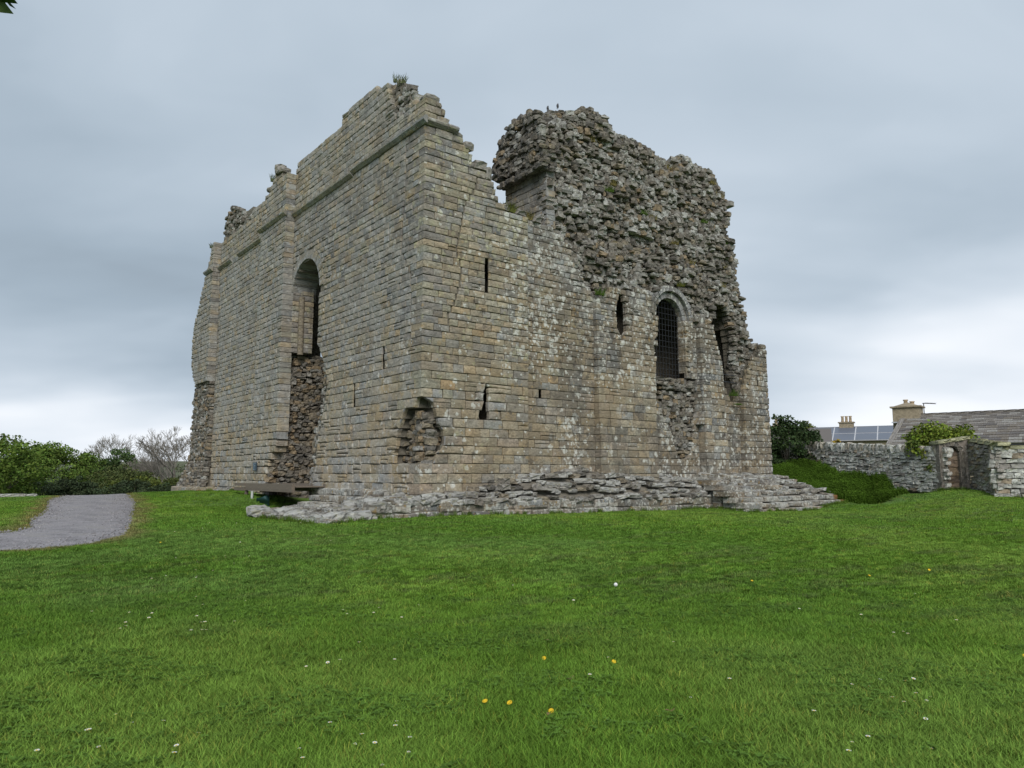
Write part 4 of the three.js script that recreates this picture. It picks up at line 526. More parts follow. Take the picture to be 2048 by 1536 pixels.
{ // gateway: arched doorway walled up with brown blocks, in a thick gable-topped wall, and the harled return wall
  const g = thing('gateway', 'narrow arched doorway blocked with brown stone in a thick old wall', 'gateway', [19.1, 0, -33.2], 0); const r = rngOf(81);
  const old = dataTex(256, 256, (i, j) => { const v = tileFbm(i / 256, j / 256, 10, 5, 4), w = tileFbm(i / 256, j / 256, 40, 3, 8); const k = .55 + .9 * v; const sp = w > .66 ? 1 : 0; return [lerp(.21 * k, .5, sp * .7), lerp(.18 * k, .47, sp * .7), lerp(.155 * k, .42, sp * .7)]; });
  const oldMat = new THREE.MeshStandardMaterial({ map: old, roughness: 1, bumpMap: old, bumpScale: .03 });
  const C = new Geo(), W = 1.3, dc = .58, dr = .34, dh = 2.42; // front with the arched opening left out
  const top = x => lerp(2.95, 3.16, x / W); const N = 26;
  for (let i = 0; i < N; i++) { const x0 = W * i / N, x1 = W * (i + 1) / N, xm = (x0 + x1) / 2; const inD = Math.abs(xm - dc) < dr; const b = inD ? dh + Math.sqrt(dr * dr - (xm - dc) ** 2) * 1.25 : .3; C.box(x0, b, -.6, x1 - .0005, top(xm), 0, null, .5); }
  part('gate_wall', C.build(), oldMat, g);
  const D = new Geo(); let y = .6; const brown = [[.17, .125, .09], [.2, .15, .11], [.14, .105, .08], [.19, .14, .095]].map(c => new THREE.MeshStandardMaterial({ map: rubbleTex, color: new THREE.Color().setRGB(...c.map(v => v * 1.3)), roughness: .95 })); let n = 0;
  while (y < 2.62) { const h = .26 + r() * .12; const m = part('blocking_stone', ROCKS[[0, 4, 8, 12][n % 4]], brown[n++ % 4], g); m.position.set(dc + (r() - .5) * .02, y + h / 2, -.32); m.scale.set(dr * 2.1, h * 1.02, .34); y += h; }
  for (const sx of [-1, 1]) for (let k = 0; k < 5; k++) { const m = part('jamb_stone', ROCKS[[0, 4, 8][k % 3]], toneMats[[3, 6, 6, 3, 3][k]], g); m.position.set(dc + sx * (dr + .11), .95 + k * .36, -.1); m.scale.set(.2 + (k % 2) * .05, .35, .28); }
  for (let k = 0; k < 7; k++) { const t = Math.PI * (k + .5) / 7; const m = part('arch_stone', ROCKS[[0, 4][k % 2]], toneMats[[3, 6, 6][k % 3]], g); m.position.set(dc + Math.cos(t) * (dr + .1), dh + Math.sin(t) * (dr * 1.25 + .1), -.1); m.rotation.z = t - Math.PI / 2; m.scale.set(.2, .2, .27); }
  for (let k = 0; k < 5; k++) { const m = part('coping_stone', ROCKS[[0, 4, 8][k % 3]], mossy, g); const x = .1 + k * .28; m.position.set(x, top(x) + .05, -.28); m.rotation.z = .16; m.scale.set(.34, .14, .8); }
  dryWall('return_wall', 'short dark rubble return wall between the gateway and the pale boundary wall', [20.38, -33.15], [20.1, -31.0], .75, .6, 3.0, 2.75, { seed: 74, tones: [.3, 1, 0, 3, .6, 0, 5, 1], slabs: true, slabMat: mossy, row: .15 });
}
function slateRoof(g, x0, x1, zr, yr, ze, ye, rows, seed, mats, most, name = 'roof_slate') { // stone slates in diminishing courses, from ridge to eave
  const r = rngOf(seed), sl = Math.atan2(yr - ye, ze - zr), run = Math.hypot(ze - zr, yr - ye), list = []; const geo = new THREE.BoxGeometry(1, 1, 1).toNonIndexed();
  let f = 0; const hs = Array.from({ length: rows }, (_, i) => .7 + .6 * i / rows), tot = hs.reduce((a, b) => a + b);
  hs.forEach((h, i) => { const len = h / tot * run; let x = x0 - r() * .2; while (x < x1) { const w = .32 + r() * .4, m = f + len / 2; list.push({ x: Math.min(x + w / 2, x1), w, m, len, k: Math.floor(r() * mats.length), t: (r() - .5) * .03, d: r() * .02, i }); x += w; } f += len; });
  list.sort((a, b) => b.x - a.x); const rest = new Geo(), M = new THREE.Matrix4();
  list.forEach((k, n) => { const y = yr - Math.sin(sl) * k.m + .03 + k.d, z = zr + Math.cos(sl) * k.m; M.compose(V(k.x, y, z), new THREE.Quaternion().setFromEuler(new THREE.Euler(sl - .075 + k.t, 0, k.t * .5)), V(k.w - .012, .045, k.len * 1.25)); if (n % Math.ceil(list.length / most) === 0) { const m = part(name, geo, mats[k.k], g); M.decompose(m.position, m.quaternion, m.scale); } else { const c = mats[k.k].color; rest.add(geo, M, [c.r, c.g, c.b]); } });
  const m = part(name + '_rest', rest.build(), new THREE.MeshStandardMaterial({ vertexColors: true, map: mats[0].map, roughness: .9 }), g); m.userData.kind = 'stuff';
}
const slateMats = [[.26, .235, .215], [.2, .18, .168], [.32, .295, .275], [.235, .205, .175], [.17, .155, .15], [.36, .345, .325]].map(c => new THREE.MeshStandardMaterial({ map: rubbleTex, color: new THREE.Color().setRGB(...c), roughness: .9 }));
const sandstone = dataTex(256, 256, (i, j) => { const v = .65 + .7 * tileFbm(i / 256, j / 256, 8, 5, 7); return [.30 * v, .25 * v, .175 * v]; });
const wallMat = new THREE.MeshStandardMaterial({ map: sandstone, roughness: .95, bumpMap: bumpTex, bumpScale: .02 });
function bx(g, n, mat, a, b, c, d, e, f) { const G = new Geo(); G.box(a, b, c, d, e, f); return part(n, G.build(), mat, g); }
function pot(g, par, x, y, z, h, mat) { const m = part('chimney_pot', new THREE.LatheGeometry([[0, 0], [.16, 0], [.13, .12], [.12, h - .08], [.16, h - .06], [.16, h], [.1, h], [.1, h - .1]].map(p => new THREE.Vector2(...p)), 12), mat, par); m.position.set(x, y, z); return m; }
const lead = new THREE.MeshStandardMaterial({ color: new THREE.Color().setRGB(.33, .35, .37), roughness: .5 }), dark = new THREE.MeshStandardMaterial({ color: new THREE.Color().setRGB(.03, .03, .032), roughness: .6 });
const potMat = new THREE.MeshStandardMaterial({ map: rubbleTex, color: new THREE.Color().setRGB(.55, .42, .28), roughness: .8 });
{ // the long house
  const g = thing('stone_house', 'long low stone house with a stone slate roof and a broad end chimney', 'house', [26.5, 0, -49.5], -.665);
  bx(g, 'wall', wallMat, 0, 0, -5, 17, 3.45, 5.0); { const G = new Geo(); for (const x of [0, 16.98]) { G.tri([x, 3.4, -5], [x, 3.4, 5], [x, 5.42, 0]); G.tri([x + .3, 3.4, -5], [x + .3, 5.42, 0], [x + .3, 3.4, 5]); } part('gable', G.build(), wallMat, g).userData.kind = 'stuff'; }
  { const G = new Geo(); G.quad([-.1, 3.32, 5.4], [17.1, 3.32, 5.4], [17.1, 5.44, 0], [-.1, 5.44, 0]); G.quad([-.1, 5.44, 0], [17.1, 5.44, 0], [17.1, 3.3, -5.4], [-.1, 3.3, -5.4]); part('roof', G.build(), slateMats[4], g); }
  slateRoof(g, -.1, 17, 0, 5.46, 5.5, 3.3, 15, 91, slateMats, 240);
  for (let x = -.1; x < 17; x += .62) { const m = part('ridge_stone', ROCKS[4], slateMats[Math.round(x * 7) % 3 + 1 > 5 ? 0 : 2], g); m.position.set(x + .3, 5.5, 0); m.scale.set(.66, .16, .5); }
  const ver = part('verge_coping', new THREE.BoxGeometry(.3, .12, 5.9), slateMats[2], g); ver.position.set(-.16, 4.44, 2.72); ver.rotation.x = Math.atan2(2.14, 5.45);
  bx(g, 'gutter', dark, -.1, 3.2, 5.42, 17, 3.28, 5.54); bx(g, 'window', dark, 9.5, 1.6, 4.99, 10.4, 2.7, 5.03);
  const ch = bx(g, 'chimney', wallMat, -.75, 3.4, -.65, .85, 5.98, .75); { const G = new Geo(); G.box(-.88, 5.98, -.78, .98, 6.08, .88); part('cap', G.build(), wallMat, ch); const s = new THREE.ConeGeometry(1.0, .3, 4, 1).toNonIndexed(); s.rotateY(Math.PI / 4); s.scale(1.1, 1, .9); s.translate(.05, 6.23, .05); part('flaunching', s, wallMat, ch); } pot(g, ch, -.05, 6.2, 0, .36, potMat); pot(g, ch, .35, 6.16, .1, .26, potMat);
  { const G = new Geo(); G.quad([-.8, 5.06, .78], [.9, 5.06, .78], [.9, 4.96, 1.05], [-.8, 4.96, 1.05]); G.quad([.87, 5.5, -.1], [.87, 5.08, 1.05], [1.1, 5.12, 1.05], [1.1, 5.53, -.1]); part('flashing', G.build(), lead, g).userData.kind = 'stuff'; }
  const a = thing('television_aerial', 'thin television aerial on a short mast beside the broad chimney', 'aerial', [27.7, 5.4, -49.6], .3); bx(a, 'mast', dark, -.02, 0, -.02, .02, .95, .02); bx(a, 'boom', dark, -.1, .9, -.02, 1.05, .94, .02); for (let x = .1; x < 1; x += .14) bx(a, 'element', dark, x, .955, -.14, x + .015, .965, .14);
  const e = thing('lean_to', 'small tan outbuilding with a sloping slate roof in front of the long house', 'outbuilding', [33.0, 0, -40.8], -.665); bx(e, 'wall', new THREE.MeshStandardMaterial({ map: sandstone, color: new THREE.Color().setRGB(1.5, 1.25, .95), roughness: .9 }), 0, 0, -2, 5, 3.35, 2); { const G = new Geo(); G.quad([-.3, 3.3, 2.3], [5.3, 3.3, 2.3], [5.3, 4.3, -2.2], [-.3, 4.3, -2.2]); part('roof', G.build(), slateMats[4], e); } bx(e, 'window', dark, 1.2, 2.2, 1.98, 2.0, 3.0, 2.03);
}
{ // house with solar panels
  const g = thing('solar_roof_house', 'distant house with grey solar panels on its slate roof', 'house', [30.6, 0, -75.5], -.5); bx(g, 'wall', wallMat, 0, 0, -5, 11, 4.8, 3.2); { const G = new Geo(); G.quad([-.2, 4.7, 3.5], [11.2, 4.7, 3.5], [11.2, 6.3, 0], [-.2, 6.3, 0]); G.quad([-.2, 6.3, 0], [11.2, 6.3, 0], [11.2, 4, -5], [-.2, 4, -5]); part('roof', G.build(), slateMats[4], g); }
  const pv = new THREE.MeshStandardMaterial({ color: new THREE.Color().setRGB(.12, .135, .17), roughness: .3 }), al = new THREE.MeshStandardMaterial({ color: new THREE.Color().setRGB(.6, .6, .62), roughness: .4 }), sl = Math.atan2(1.6, 3.5);
  for (let i = 0; i < 5; i++) for (let k = 0; k < 2; k++) { const m = part('solar_panel', new THREE.BoxGeometry(1.85, .06, 1.62), pv, g); m.position.set(1.2 + i * 1.95, 5.88 - k * .74, 1.05 + k * 1.6); m.rotation.x = sl; const f = part('frame', new THREE.BoxGeometry(1.94, .04, 1.72), al, m); f.position.y = -.012; }
  const ch = bx(g, 'chimney', wallMat, 2.6, 5.4, -.5, 3.9, 6.65, .5); bx(g, 'cap', wallMat, 2.5, 6.65, -.6, 4.0, 6.75, .6); for (let k = 0; k < 3; k++) pot(g, ch, 2.9 + k * .36, 6.75, 0, .6, potMat);
  const h = thing('far_cottage', 'far cottage whose chimney tops show over the dark bush', 'house', [25.4, 0, -72], -.4); bx(h, 'wall', wallMat, 0, 0, -3, 5, 4.4, 3); { const G = new Geo(); G.quad([-.2, 4.3, 3.2], [5.2, 4.3, 3.2], [5.2, 5.9, 0], [-.2, 5.9, 0]); part('roof', G.build(), slateMats[1], h); } const c2 = bx(h, 'chimney', wallMat, 0, 4.6, -.4, .9, 6.5, .4); pot(h, c2, .3, 6.5, 0, .45, potMat); pot(h, c2, .65, 6.5, 0, .4, potMat);
}

// ================================================================ trees and shrubs
const leafMat = new THREE.MeshPhysicalMaterial({ vertexColors: true, roughness: .8, specularIntensity: .35, side: THREE.DoubleSide }), barkTex = dataTex(128, 128, (i, j) => { const v = .6 + .8 * tileFbm(i / 128, j / 128 * .4, 12, 4, 3); return [.12 * v, .105 * v, .085 * v]; }), barkMat = new THREE.MeshStandardMaterial({ map: barkTex, roughness: 1 });
const twigMat = new THREE.MeshStandardMaterial({ color: new THREE.Color().setRGB(.2, .18, .155), roughness: 1 });
function limb(G, a, b, ra, rb, n = 6) { const d = b.clone().sub(a).normalize(), u = Math.abs(d.y) > .9 ? V(1, 0, 0) : V(0, 1, 0), x = u.clone().cross(d).normalize(), y = d.clone().cross(x); for (let i = 0; i < n; i++) { const t0 = i / n * 6.2832, t1 = (i + 1) / n * 6.2832, p = (c, r, t) => c.clone().addScaledVector(x, Math.cos(t) * r).addScaledVector(y, Math.sin(t) * r).toArray(); G.quad(p(a, ra, t0), p(a, ra, t1), p(b, rb, t1), p(b, rb, t0), [i / n, 0], [(i + 1) / n, 0], [(i + 1) / n, 1], [i / n, 1]); } }
function leaves(G, c, rc, n, ls, col, r, squash = .75) { for (let i = 0; i < n; i++) { const u = r() * 2 - 1, t = r() * 6.2832, q = Math.sqrt(1 - u * u), k = rc * Math.cbrt(.25 + .75 * r()); const p = V(c.x + q * Math.cos(t) * k, c.y + u * k * squash, c.z + q * Math.sin(t) * k); const d = V(r() - .5, (r() - .7) * .8, r() - .5).normalize(), e = V(r() - .5, .9 * (r() - .2), r() - .5).cross(d).normalize(), l = ls * (.6 + r() * .8), w = l * .36, f = .75 + r() * .5, cc = col.map((v, z) => v * f * (z === 0 ? .85 + r() * .3 : 1)); const P = (a, b) => [p.x + d.x * a + e.x * b, p.y + d.y * a + e.y * b, p.z + d.z * a + e.z * b]; G.quad(P(0, 0), P(l * .45, -w), P(l, 0), P(l * .45, w), [0, 0], [1, 0], [1, 1], [0, 1], cc); } }
// o: h crown top above base, cr crown radius, c0 bottom of the crown, col leaf colour, n clumps, m leaves per clump, ls leaf length
function tree(name, label, x, z, o, group) {
  const base = o.base ?? ground(x, z) - .05, r = rngOf(o.seed), g = thing(name, label, o.cat || 'tree', [x, base, z], 0, group), T = new Geo(), C = new Geo(), tr = o.tr || o.h * .03, cy = (o.c0 + o.h) / 2, ch = (o.h - o.c0) / 2;
  const fork = V((r() - .5) * .3, o.c0 + ch * .35, (r() - .5) * .3); limb(T, V(0, -.3, 0), fork, tr * 1.3, tr * .75, 8);
  for (let i = 0; i < o.n; i++) {
    const u = 1 - 1.75 * r() * (o.full || .9), t = r() * 6.2832, q = Math.sqrt(Math.max(0, 1 - u * u)), k = .55 + .45 * Math.sqrt(r()), lob = .82 + .36 * vn(Math.cos(t) * 1.6 + o.seed, u * 1.7 + Math.sin(t) * 1.6); const c = V(q * Math.cos(t) * o.cr * k * lob, cy + u * ch * k * lob, q * Math.sin(t) * o.cr * k * lob);
    const f = .72 + .56 * r(); leaves(C, c, o.cr * (o.clump || .24) * (.7 + r() * .6), o.m, o.ls, o.col.map(v => v * f), r, .6);
    if (i % (o.bk || 3) === 0) { const m = fork.clone().lerp(c, .5).add(V(0, -.12 * o.cr, 0)); limb(T, fork, m, tr * .5, tr * .28, 5); limb(T, m, c, tr * .28, tr * .06, 4); }
  }
  for (const [x, y, z, q] of o.extra || []) for (let k = 0; k < 4; k++) { const c = V(x + (r() - .5) * q, y + (r() - .5) * q, z + (r() - .5) * q); leaves(C, c, q * .6, o.m, o.ls, o.col.map(v => v * (.7 + r() * .5)), r, .6); if (!k) limb(T, fork, c, tr * .3, tr * .06, 4); }
  part('trunk', T.build(), barkMat, g); const cm = part('crown', C.build(), leafMat, g); cm.userData.kind = 'stuff'; return g;
}
function bareTree(name, label, x, z, h, spread, seed, group) {
  const base = ground(x, z) - .05, r = rngOf(seed), g = thing(name, label, 'tree', [x, base, z], 0, group), T = new Geo(), B = new Geo();
  const grow = (a, d, len, rad, k) => { const b = a.clone().addScaledVector(d, len); limb(k > 6 ? T : B, a, b, rad, rad * .66, k > 4 ? 6 : 3); if (k === 0) return; const n = k > 6 ? 5 : k > 5 ? 3 : 2 + (r() < .55 ? 1 : 0); for (let i = 0; i < n; i++) { const e = d.clone().multiplyScalar(1.0).add(V((r() - .5) * spread, (r() - .25) * .7, (r() - .5) * spread)).normalize(); grow(b, e, len * (.66 + r() * .2), Math.max(.015, rad * (.5 + r() * .18)), k - 1); } };
  grow(V(0, -.2, 0), V(0, 1, 0), h * .24, h * .022, 7); part('trunk', T.build(), barkMat, g); part('branches', B.build(), twigMat, g).userData.kind = 'stuff';
}
const woods = 'trees in the valley beyond the path';
tree('sycamore_tree', 'large fresh green tree cut by the picture edge beside the round crowned tree', -33.2, -46, { h: 5.2, c0: .2, cr: 3.6, col: [.105, .165, .028], n: 130, m: 220, ls: .15, clump: .2, seed: 1, base: -1.0 }, woods);
tree('sycamore_tree', 'large round crowned bright green tree beyond the low stone wall', -43, -69, { h: 8.2, c0: 1.2, cr: 4.6, col: [.10, .155, .028], n: 190, m: 200, ls: .18, clump: .17, seed: 2, base: -3.9 }, woods);
tree('valley_tree', 'dark green leafy tree rising behind the round crowned tree', -43.5, -82, { h: 10, c0: 2, cr: 3.4, col: [.06, .10, .03], n: 90, m: 160, ls: .22, clump: .2, seed: 3, base: -5.6 }, woods);
bareTree('bare_tree', 'leafless tree with a rounded fan of fine twigs above the olive trees', -49.5, -95, 12.4, 1.5, 4, woods);
bareTree('bare_tree', 'leafless tree with open branches close to the ruin wall end', -32.6, -73, 10.4, 1.35, 15, woods);
bareTree('bare_tree', 'smaller leafless tree showing over the yellow green tree', -37.0, -78, 9.4, 1.4, 26, woods);
[[-34.5, -66, 5.4, 3.4, [.075, .095, .03], 'olive green tree standing in front of the fan shaped bare tree'], [-31, -62, 4.2, 3.0, [.10, .125, .025], 'yellow green spreading tree just beyond the path crest'], [-38.2, -75, 6.6, 3.4, [.068, .088, .03], 'dull olive tree between the round tree and the bare tree'], [-27, -64, 4.2, 3.2, [.088, .11, .028], 'light olive tree beside the far end of the keep'], [-30.5, -74, 5.6, 3.4, [.062, .08, .03], 'brownish olive tree behind the light olive tree'], [-23.5, -70, 4.6, 3.4, [.07, .09, .03], 'low olive tree mostly hidden by the keep']].forEach(([x, z, h, cr, col, lb], i) => tree('valley_tree', lb, x, z, { h, c0: .3, cr, col, n: 120, m: 170, ls: .15, clump: .2, seed: 30 + i }, woods));
[[-33.5, -53, 3.4, 2.6, 'dark grey green rounded shrub behind the low stone wall'], [-29.3, -50.5, 2.1, 1.5, 'small dark shrub at the head of the gravel path'], [-26.5, -52, 2.0, 1.6, 'low dark shrub right of the path head'], [-38, -55, 2.6, 2.2, 'dark shrub under the tree at the picture edge'], [-23.8, -52, 1.6, 1.5, 'low green shrub at the path crest']].forEach(([x, z, h, cr, lb], i) => tree('dark_shrub', lb, x, z, { h, c0: -.2, cr, col: [.045, .065, .03], n: 80, m: 130, ls: .12, clump: .2, seed: 50 + i, tr: .06, cat: 'shrub', full: 1 }, 'shrubs at the path head'));
tree('evergreen_bush', 'large dark green bush against the corner of the keep', 15.6, -42.3, { h: 3.1, c0: -.4, cr: 1.75, col: [.035, .06, .02], n: 110, m: 110, ls: .14, seed: 61, tr: .07, cat: 'bush', full: 1, base: 1.6 });
tree('evergreen_bush', 'dark green bush between the big corner bush and the stone wall', 17.0, -43.6, { h: 2.9, c0: -.4, cr: 1.4, col: [.034, .062, .022], n: 80, m: 100, ls: .14, seed: 62, tr: .06, cat: 'bush', full: 1, base: 1.4 });
tree('yellow_shrub', 'small yellow orange shrub above the dry stone wall', 19.35, -44.2, { h: 2.0, c0: .5, cr: .5, col: [.26, .19, .03], n: 30, m: 60, ls: .12, seed: 63, tr: .04, cat: 'shrub', base: 1.6 });
tree('hedge_bush', 'low dark hedge bush below the solar panels', 20.9, -44.0, { h: 2.2, c0: .2, cr: 1.1, col: [.035, .055, .02], n: 50, m: 80, ls: .12, seed: 64, tr: .05, cat: 'bush', base: 1.15 });
tree('garden_shrub', 'bright yellow green shrub spilling over the wall beside the gateway', 20.4, -35.2, { h: 3.35, c0: .9, cr: 1.6, col: [.15, .2, .03], extra: [[-1.35, 1.75, 1.0, .5], [-1.0, 2.1, .9, .5], [-1.6, 2.2, .6, .5], [-.75, 1.6, 1.3, .42], [-1.1, 2.5, .6, .5], [-1.2, 1.35, 1.25, .34]], n: 100, m: 120, ls: .13, seed: 65, tr: .06, cat: 'shrub', base: .6, full: 1 });
tree('garden_tree', 'far light green tree behind the solar panel house', 31.5, -80, { h: 6.4, c0: 2, cr: 2.0, col: [.12, .15, .03], n: 50, m: 80, ls: .26, seed: 66, base: .8 });

// ================================================================ plants on the ruin and two birds
{
  const r = rngOf(99);
  const tuft = (name, label, s, h, z, n, len, col, up, group) => { const G = new Geo(); for (let i = 0; i < n; i++) { const t = r() * 6.28, k = len * (.5 + r() * .6), x = (r() - .5) * len * 1.1, q = (r() - .5) * .2, dx = Math.cos(t) * k * .45, dz = Math.abs(Math.sin(t)) * k * .5, f = .7 + r() * .6, c = col.map(v => v * f), w = .012 + r() * .014, y1 = k * up * (.5 + r() * .5); G.tri([x - w, 0, q], [x + w, 0, q], [x + dx * .5, y1 * .7, q + dz * .5], null, null, null, c); G.tri([x - w * .6 + dx * .4, y1 * .6, q + dz * .4], [x + w * .6 + dx * .4, y1 * .6, q + dz * .4], [x + dx, y1 * (up > .6 ? 1 : -.2), q + dz], null, null, null, c); } const p = V(s, h, z).applyAxisAngle(V(0, 1, 0), .6658).add(V(CX, 0, CZ)); single(name, G.build(), leafMat, label, 'plant', p.toArray(), .6658, group); };
  const dry = [.23, .19, .07], grn = [.09, .15, .025], gp = 'grass tufts on the robbed tower';
  for (const [s, h0, d] of [[9.1, 13.2, 1], [10.9, 12.4, 0], [11.4, 12.3, 1], [12.8, 11.5, 1], [15.1, 11.9, 1], [16.2, 11.0, 1], [16.1, 10.1, 1], [16.3, 12.2, 0], [8.0, 15.2, 1], [9.9, 15.6, 1], [12.8, 15.3, 1], [15.9, 15.4, 1], [16.4, 14.9, 1], [14.9, 12.9, 0], [8.8, 12.9, 0], [13.9, 10.8, 1]]) tuft('grass_tuft', d ? 'dry straw coloured grass tuft rooted in the rubble tower' : 'green grass tuft rooted in the rubble tower', s, h0 - (h0 > 14.8 ? .35 : 0), h0 > 14.8 ? -.5 : -.3, 60, .38, d ? dry : grn, .7, gp);
  tuft('wall_fern', 'bright green fern on the wall head left of the narrow window', 7.95, 8.45, -.02, 80, .4, [.075, .13, .02], .9); tuft('wall_fern', 'green weeds under the ruined gap by the end pier', 16.4, 5.1, -.1, 80, .45, [.075, .13, .02], .8); tuft('wall_fern', 'green weeds just below the other weeds at the ruined gap', 16.6, 4.7, -.05, 60, .35, [.08, .14, .02], .4);
  tuft('wall_head_grass', 'olive grass along the broken wall head beside the tall tower', 3.6, 10.85, -.2, 200, .45, [.14, .15, .04], .8); tuft('wall_head_grass', 'straw grass at the foot of the tall tower end', 4.5, 10.8, -.3, 160, .4, [.24, .2, .08], .8);
  tuft('window_grass', 'grass and moss over the arched window head', 12.9, 9.6, -.1, 120, .3, [.16, .17, .04], .7); tuft('parapet_grass', 'grey green plant by the stones on the middle pilaster', -.1, 15.15, -13.1, 90, .5, [.16, .19, .1], .9); tuft('parapet_grass', 'leggy plant growing from the highest broken parapet', .2, 15.35, -2.1, 60, .4, [.13, .15, .07], 1); tuft('parapet_grass', 'small plant at the far end of the entrance wall parapet', -.2, 14.2, -22.3, 60, .4, [.12, .14, .05], .9);
  for (const [s, h, t] of [[5.75, 15.42, .5], [6.35, 15.75, .6]]) { // perched birds
    const p = V(s, h, -t).applyAxisAngle(V(0, 1, 0), .6658).add(V(CX, 0, CZ)), G = [], sp = (x, y, z, a, b, c, rz = 0) => { const g = new THREE.SphereGeometry(1, 10, 8).toNonIndexed(); g.scale(a, b, c); g.rotateZ(rz); g.translate(x, y, z); G.push(g); }; sp(0, .17, 0, .065, .12, .065, .3); sp(.045, .3, 0, .042, .045, .042); sp(-.06, .05, 0, .022, .1, .03, -.5); const k = new THREE.ConeGeometry(.014, .05, 6).toNonIndexed(); k.rotateZ(-Math.PI / 2); k.translate(.1, .3, 0); G.push(k); for (const z of [-.025, .025]) { const l = new THREE.CylinderGeometry(.006, .006, .1, 5).toNonIndexed(); l.translate(.01, .03, z); G.push(l); }
    single('perched_bird', mergeGeometries(G), new THREE.MeshStandardMaterial({ color: new THREE.Color().setRGB(.07, .07, .08), roughness: .7 }), 'small dark bird perched on the rounded top of the tall rubble tower', 'bird', p.toArray(), 1.2, 'birds on the tower').scale.setScalar(.72);
  }
}

// ================================================================ grass, clippings, nettles, flowers
const grassMat = new THREE.MeshPhysicalMaterial({ roughness: 1, specularIntensity: .12, side: THREE.DoubleSide });
function tuftGeo(n, rad, h0, h1, w, seed, lean = .5) { const G = new Geo(), r = rngOf(seed); for (let i = 0; i < n; i++) { const a = r() * 6.28, q = Math.sqrt(r()) * rad, x = Math.cos(a) * q, z = Math.sin(a) * q, h = lerp(h0, h1, r()), b = r() * 6.28, l = h * lean * (.4 + r()), dx = Math.cos(b) * l, dz = Math.sin(b) * l, wx = -Math.sin(b) * w, wz = Math.cos(b) * w; const m = [x + dx * .35, h * .6, z + dz * .35]; G.quad([x - wx, -.006, z - wz], [x + wx, -.006, z + wz], [m[0] + wx * .8, m[1], m[2] + wz * .8], [m[0] - wx * .8, m[1], m[2] - wz * .8]); G.tri([m[0] - wx * .8, m[1], m[2] - wz * .8], [m[0] + wx * .8, m[1], m[2] + wz * .8], [x + dx, h, z + dz]); } return G.build(); }
const inKeep = (x, z) => { const dx = x - CX, dz = z - CZ, s = dx * SR[0] + dz * SR[1], t = dx * TL[0] + dz * TL[1]; return (s > -2.2 && s < 13 && t > -1.02 && t < 1) || (s > 12.9 && s < 22.7 && t > -2.66 && t < 3) || (s > -.05 && t > 0 && t < 26) || inPoly([[-3.6, 1.3], [-3.9, -2], [-3.8, -4.2], [-2.7, -5.6], [-1.4, -7.2], [0, -8], [0, 1], [-2.2, 1.3]], s, -t); };
function scatter(name, label, geo, count, zNear, zFar, pow, size, r, colFn, keepFn, mat = grassMat) {
  const M = [], C = []; for (let i = 0; i < count; i++) { const d = lerp(zNear, zFar, Math.pow(r(), pow)), x = (r() * 2 - 1) * (d * .76 + 1.2), z = -d; if (keepFn && !keepFn(x, z, r)) continue; M.push([x, ground(x, z), z, r() * 6.28, lerp(size[0], size[1], r())]); C.push(colFn(x, z, r)); }
  const im = new THREE.InstancedMesh(geo, mat, M.length), m4 = new THREE.Matrix4(), c = new THREE.Color(); M.forEach(([x, y, z, a, s], i) => { im.setMatrixAt(i, m4.compose(V(x, y, z), QU.setFromEuler(EU.set(0, a, 0)), V(s, s, s))); im.setColorAt(i, c.setRGB(...C[i])); });
  im.name = name; shade(im); tag(im, label, 'grass', null, 'stuff'); scene.add(im); return im;
}
{
  const r = rngOf(2024); const open = (x, z) => !inPoly(pathPoly, x, z) && !inKeep(x, z);
  const blade = (x, z, q) => { const c = turf(x, z), f = .55 + q() * 1.25; const y = q() < .06 ? 1 : 0; return y ? [c[0] * f * 1.9, c[1] * f * 1.25, c[2] * f * 1.6] : [c[0] * f * 1.12, c[1] * f * 1.12, c[2] * f * 1.25]; };
  scatter('near_grass', 'blades of short green grass in the foreground lawn', tuftGeo(13, .04, .024, .07, .0018, 1, .9), 165000, 3.3, 10, 1.0, [.6, 1.35], r, blade, (x, z, q) => q() < smooth(-10, -7.6, z) && open(x, z));
  scatter('lawn_grass', 'short green grass across the middle of the lawn', tuftGeo(13, .06, .022, .05, .003, 2, .8), 190000, 7.2, 20, 1.0, [.6, 1.4], r, blade, (x, z, q) => q() < smooth(-7.2, -9.2, z) * smooth(-20, -17, z) && open(x, z));
  scatter('far_grass', 'short green grass around the ruin and the path', tuftGeo(12, .12, .025, .055, .006, 3, .8), 155000, 16, 46, .8, [.7, 1.3], r, blade, (x, z, q) => q() < smooth(-16, -19, z) && open(x, z) && x > -28 && x < 21);
  scatter('grass_clippings', 'dull olive mown clippings lying in rows on the lawn', tuftGeo(16, .05, .015, .04, .0025, 4, 2.4), 70000, 6, 30, .9, [.7, 1.5], r, (x, z, q) => { const f = .7 + q() * .8; return [.085 * f, .09 * f, .04 * f]; }, (x, z, q) => open(x, z) && q() < clippings(x, z) * .7);
}
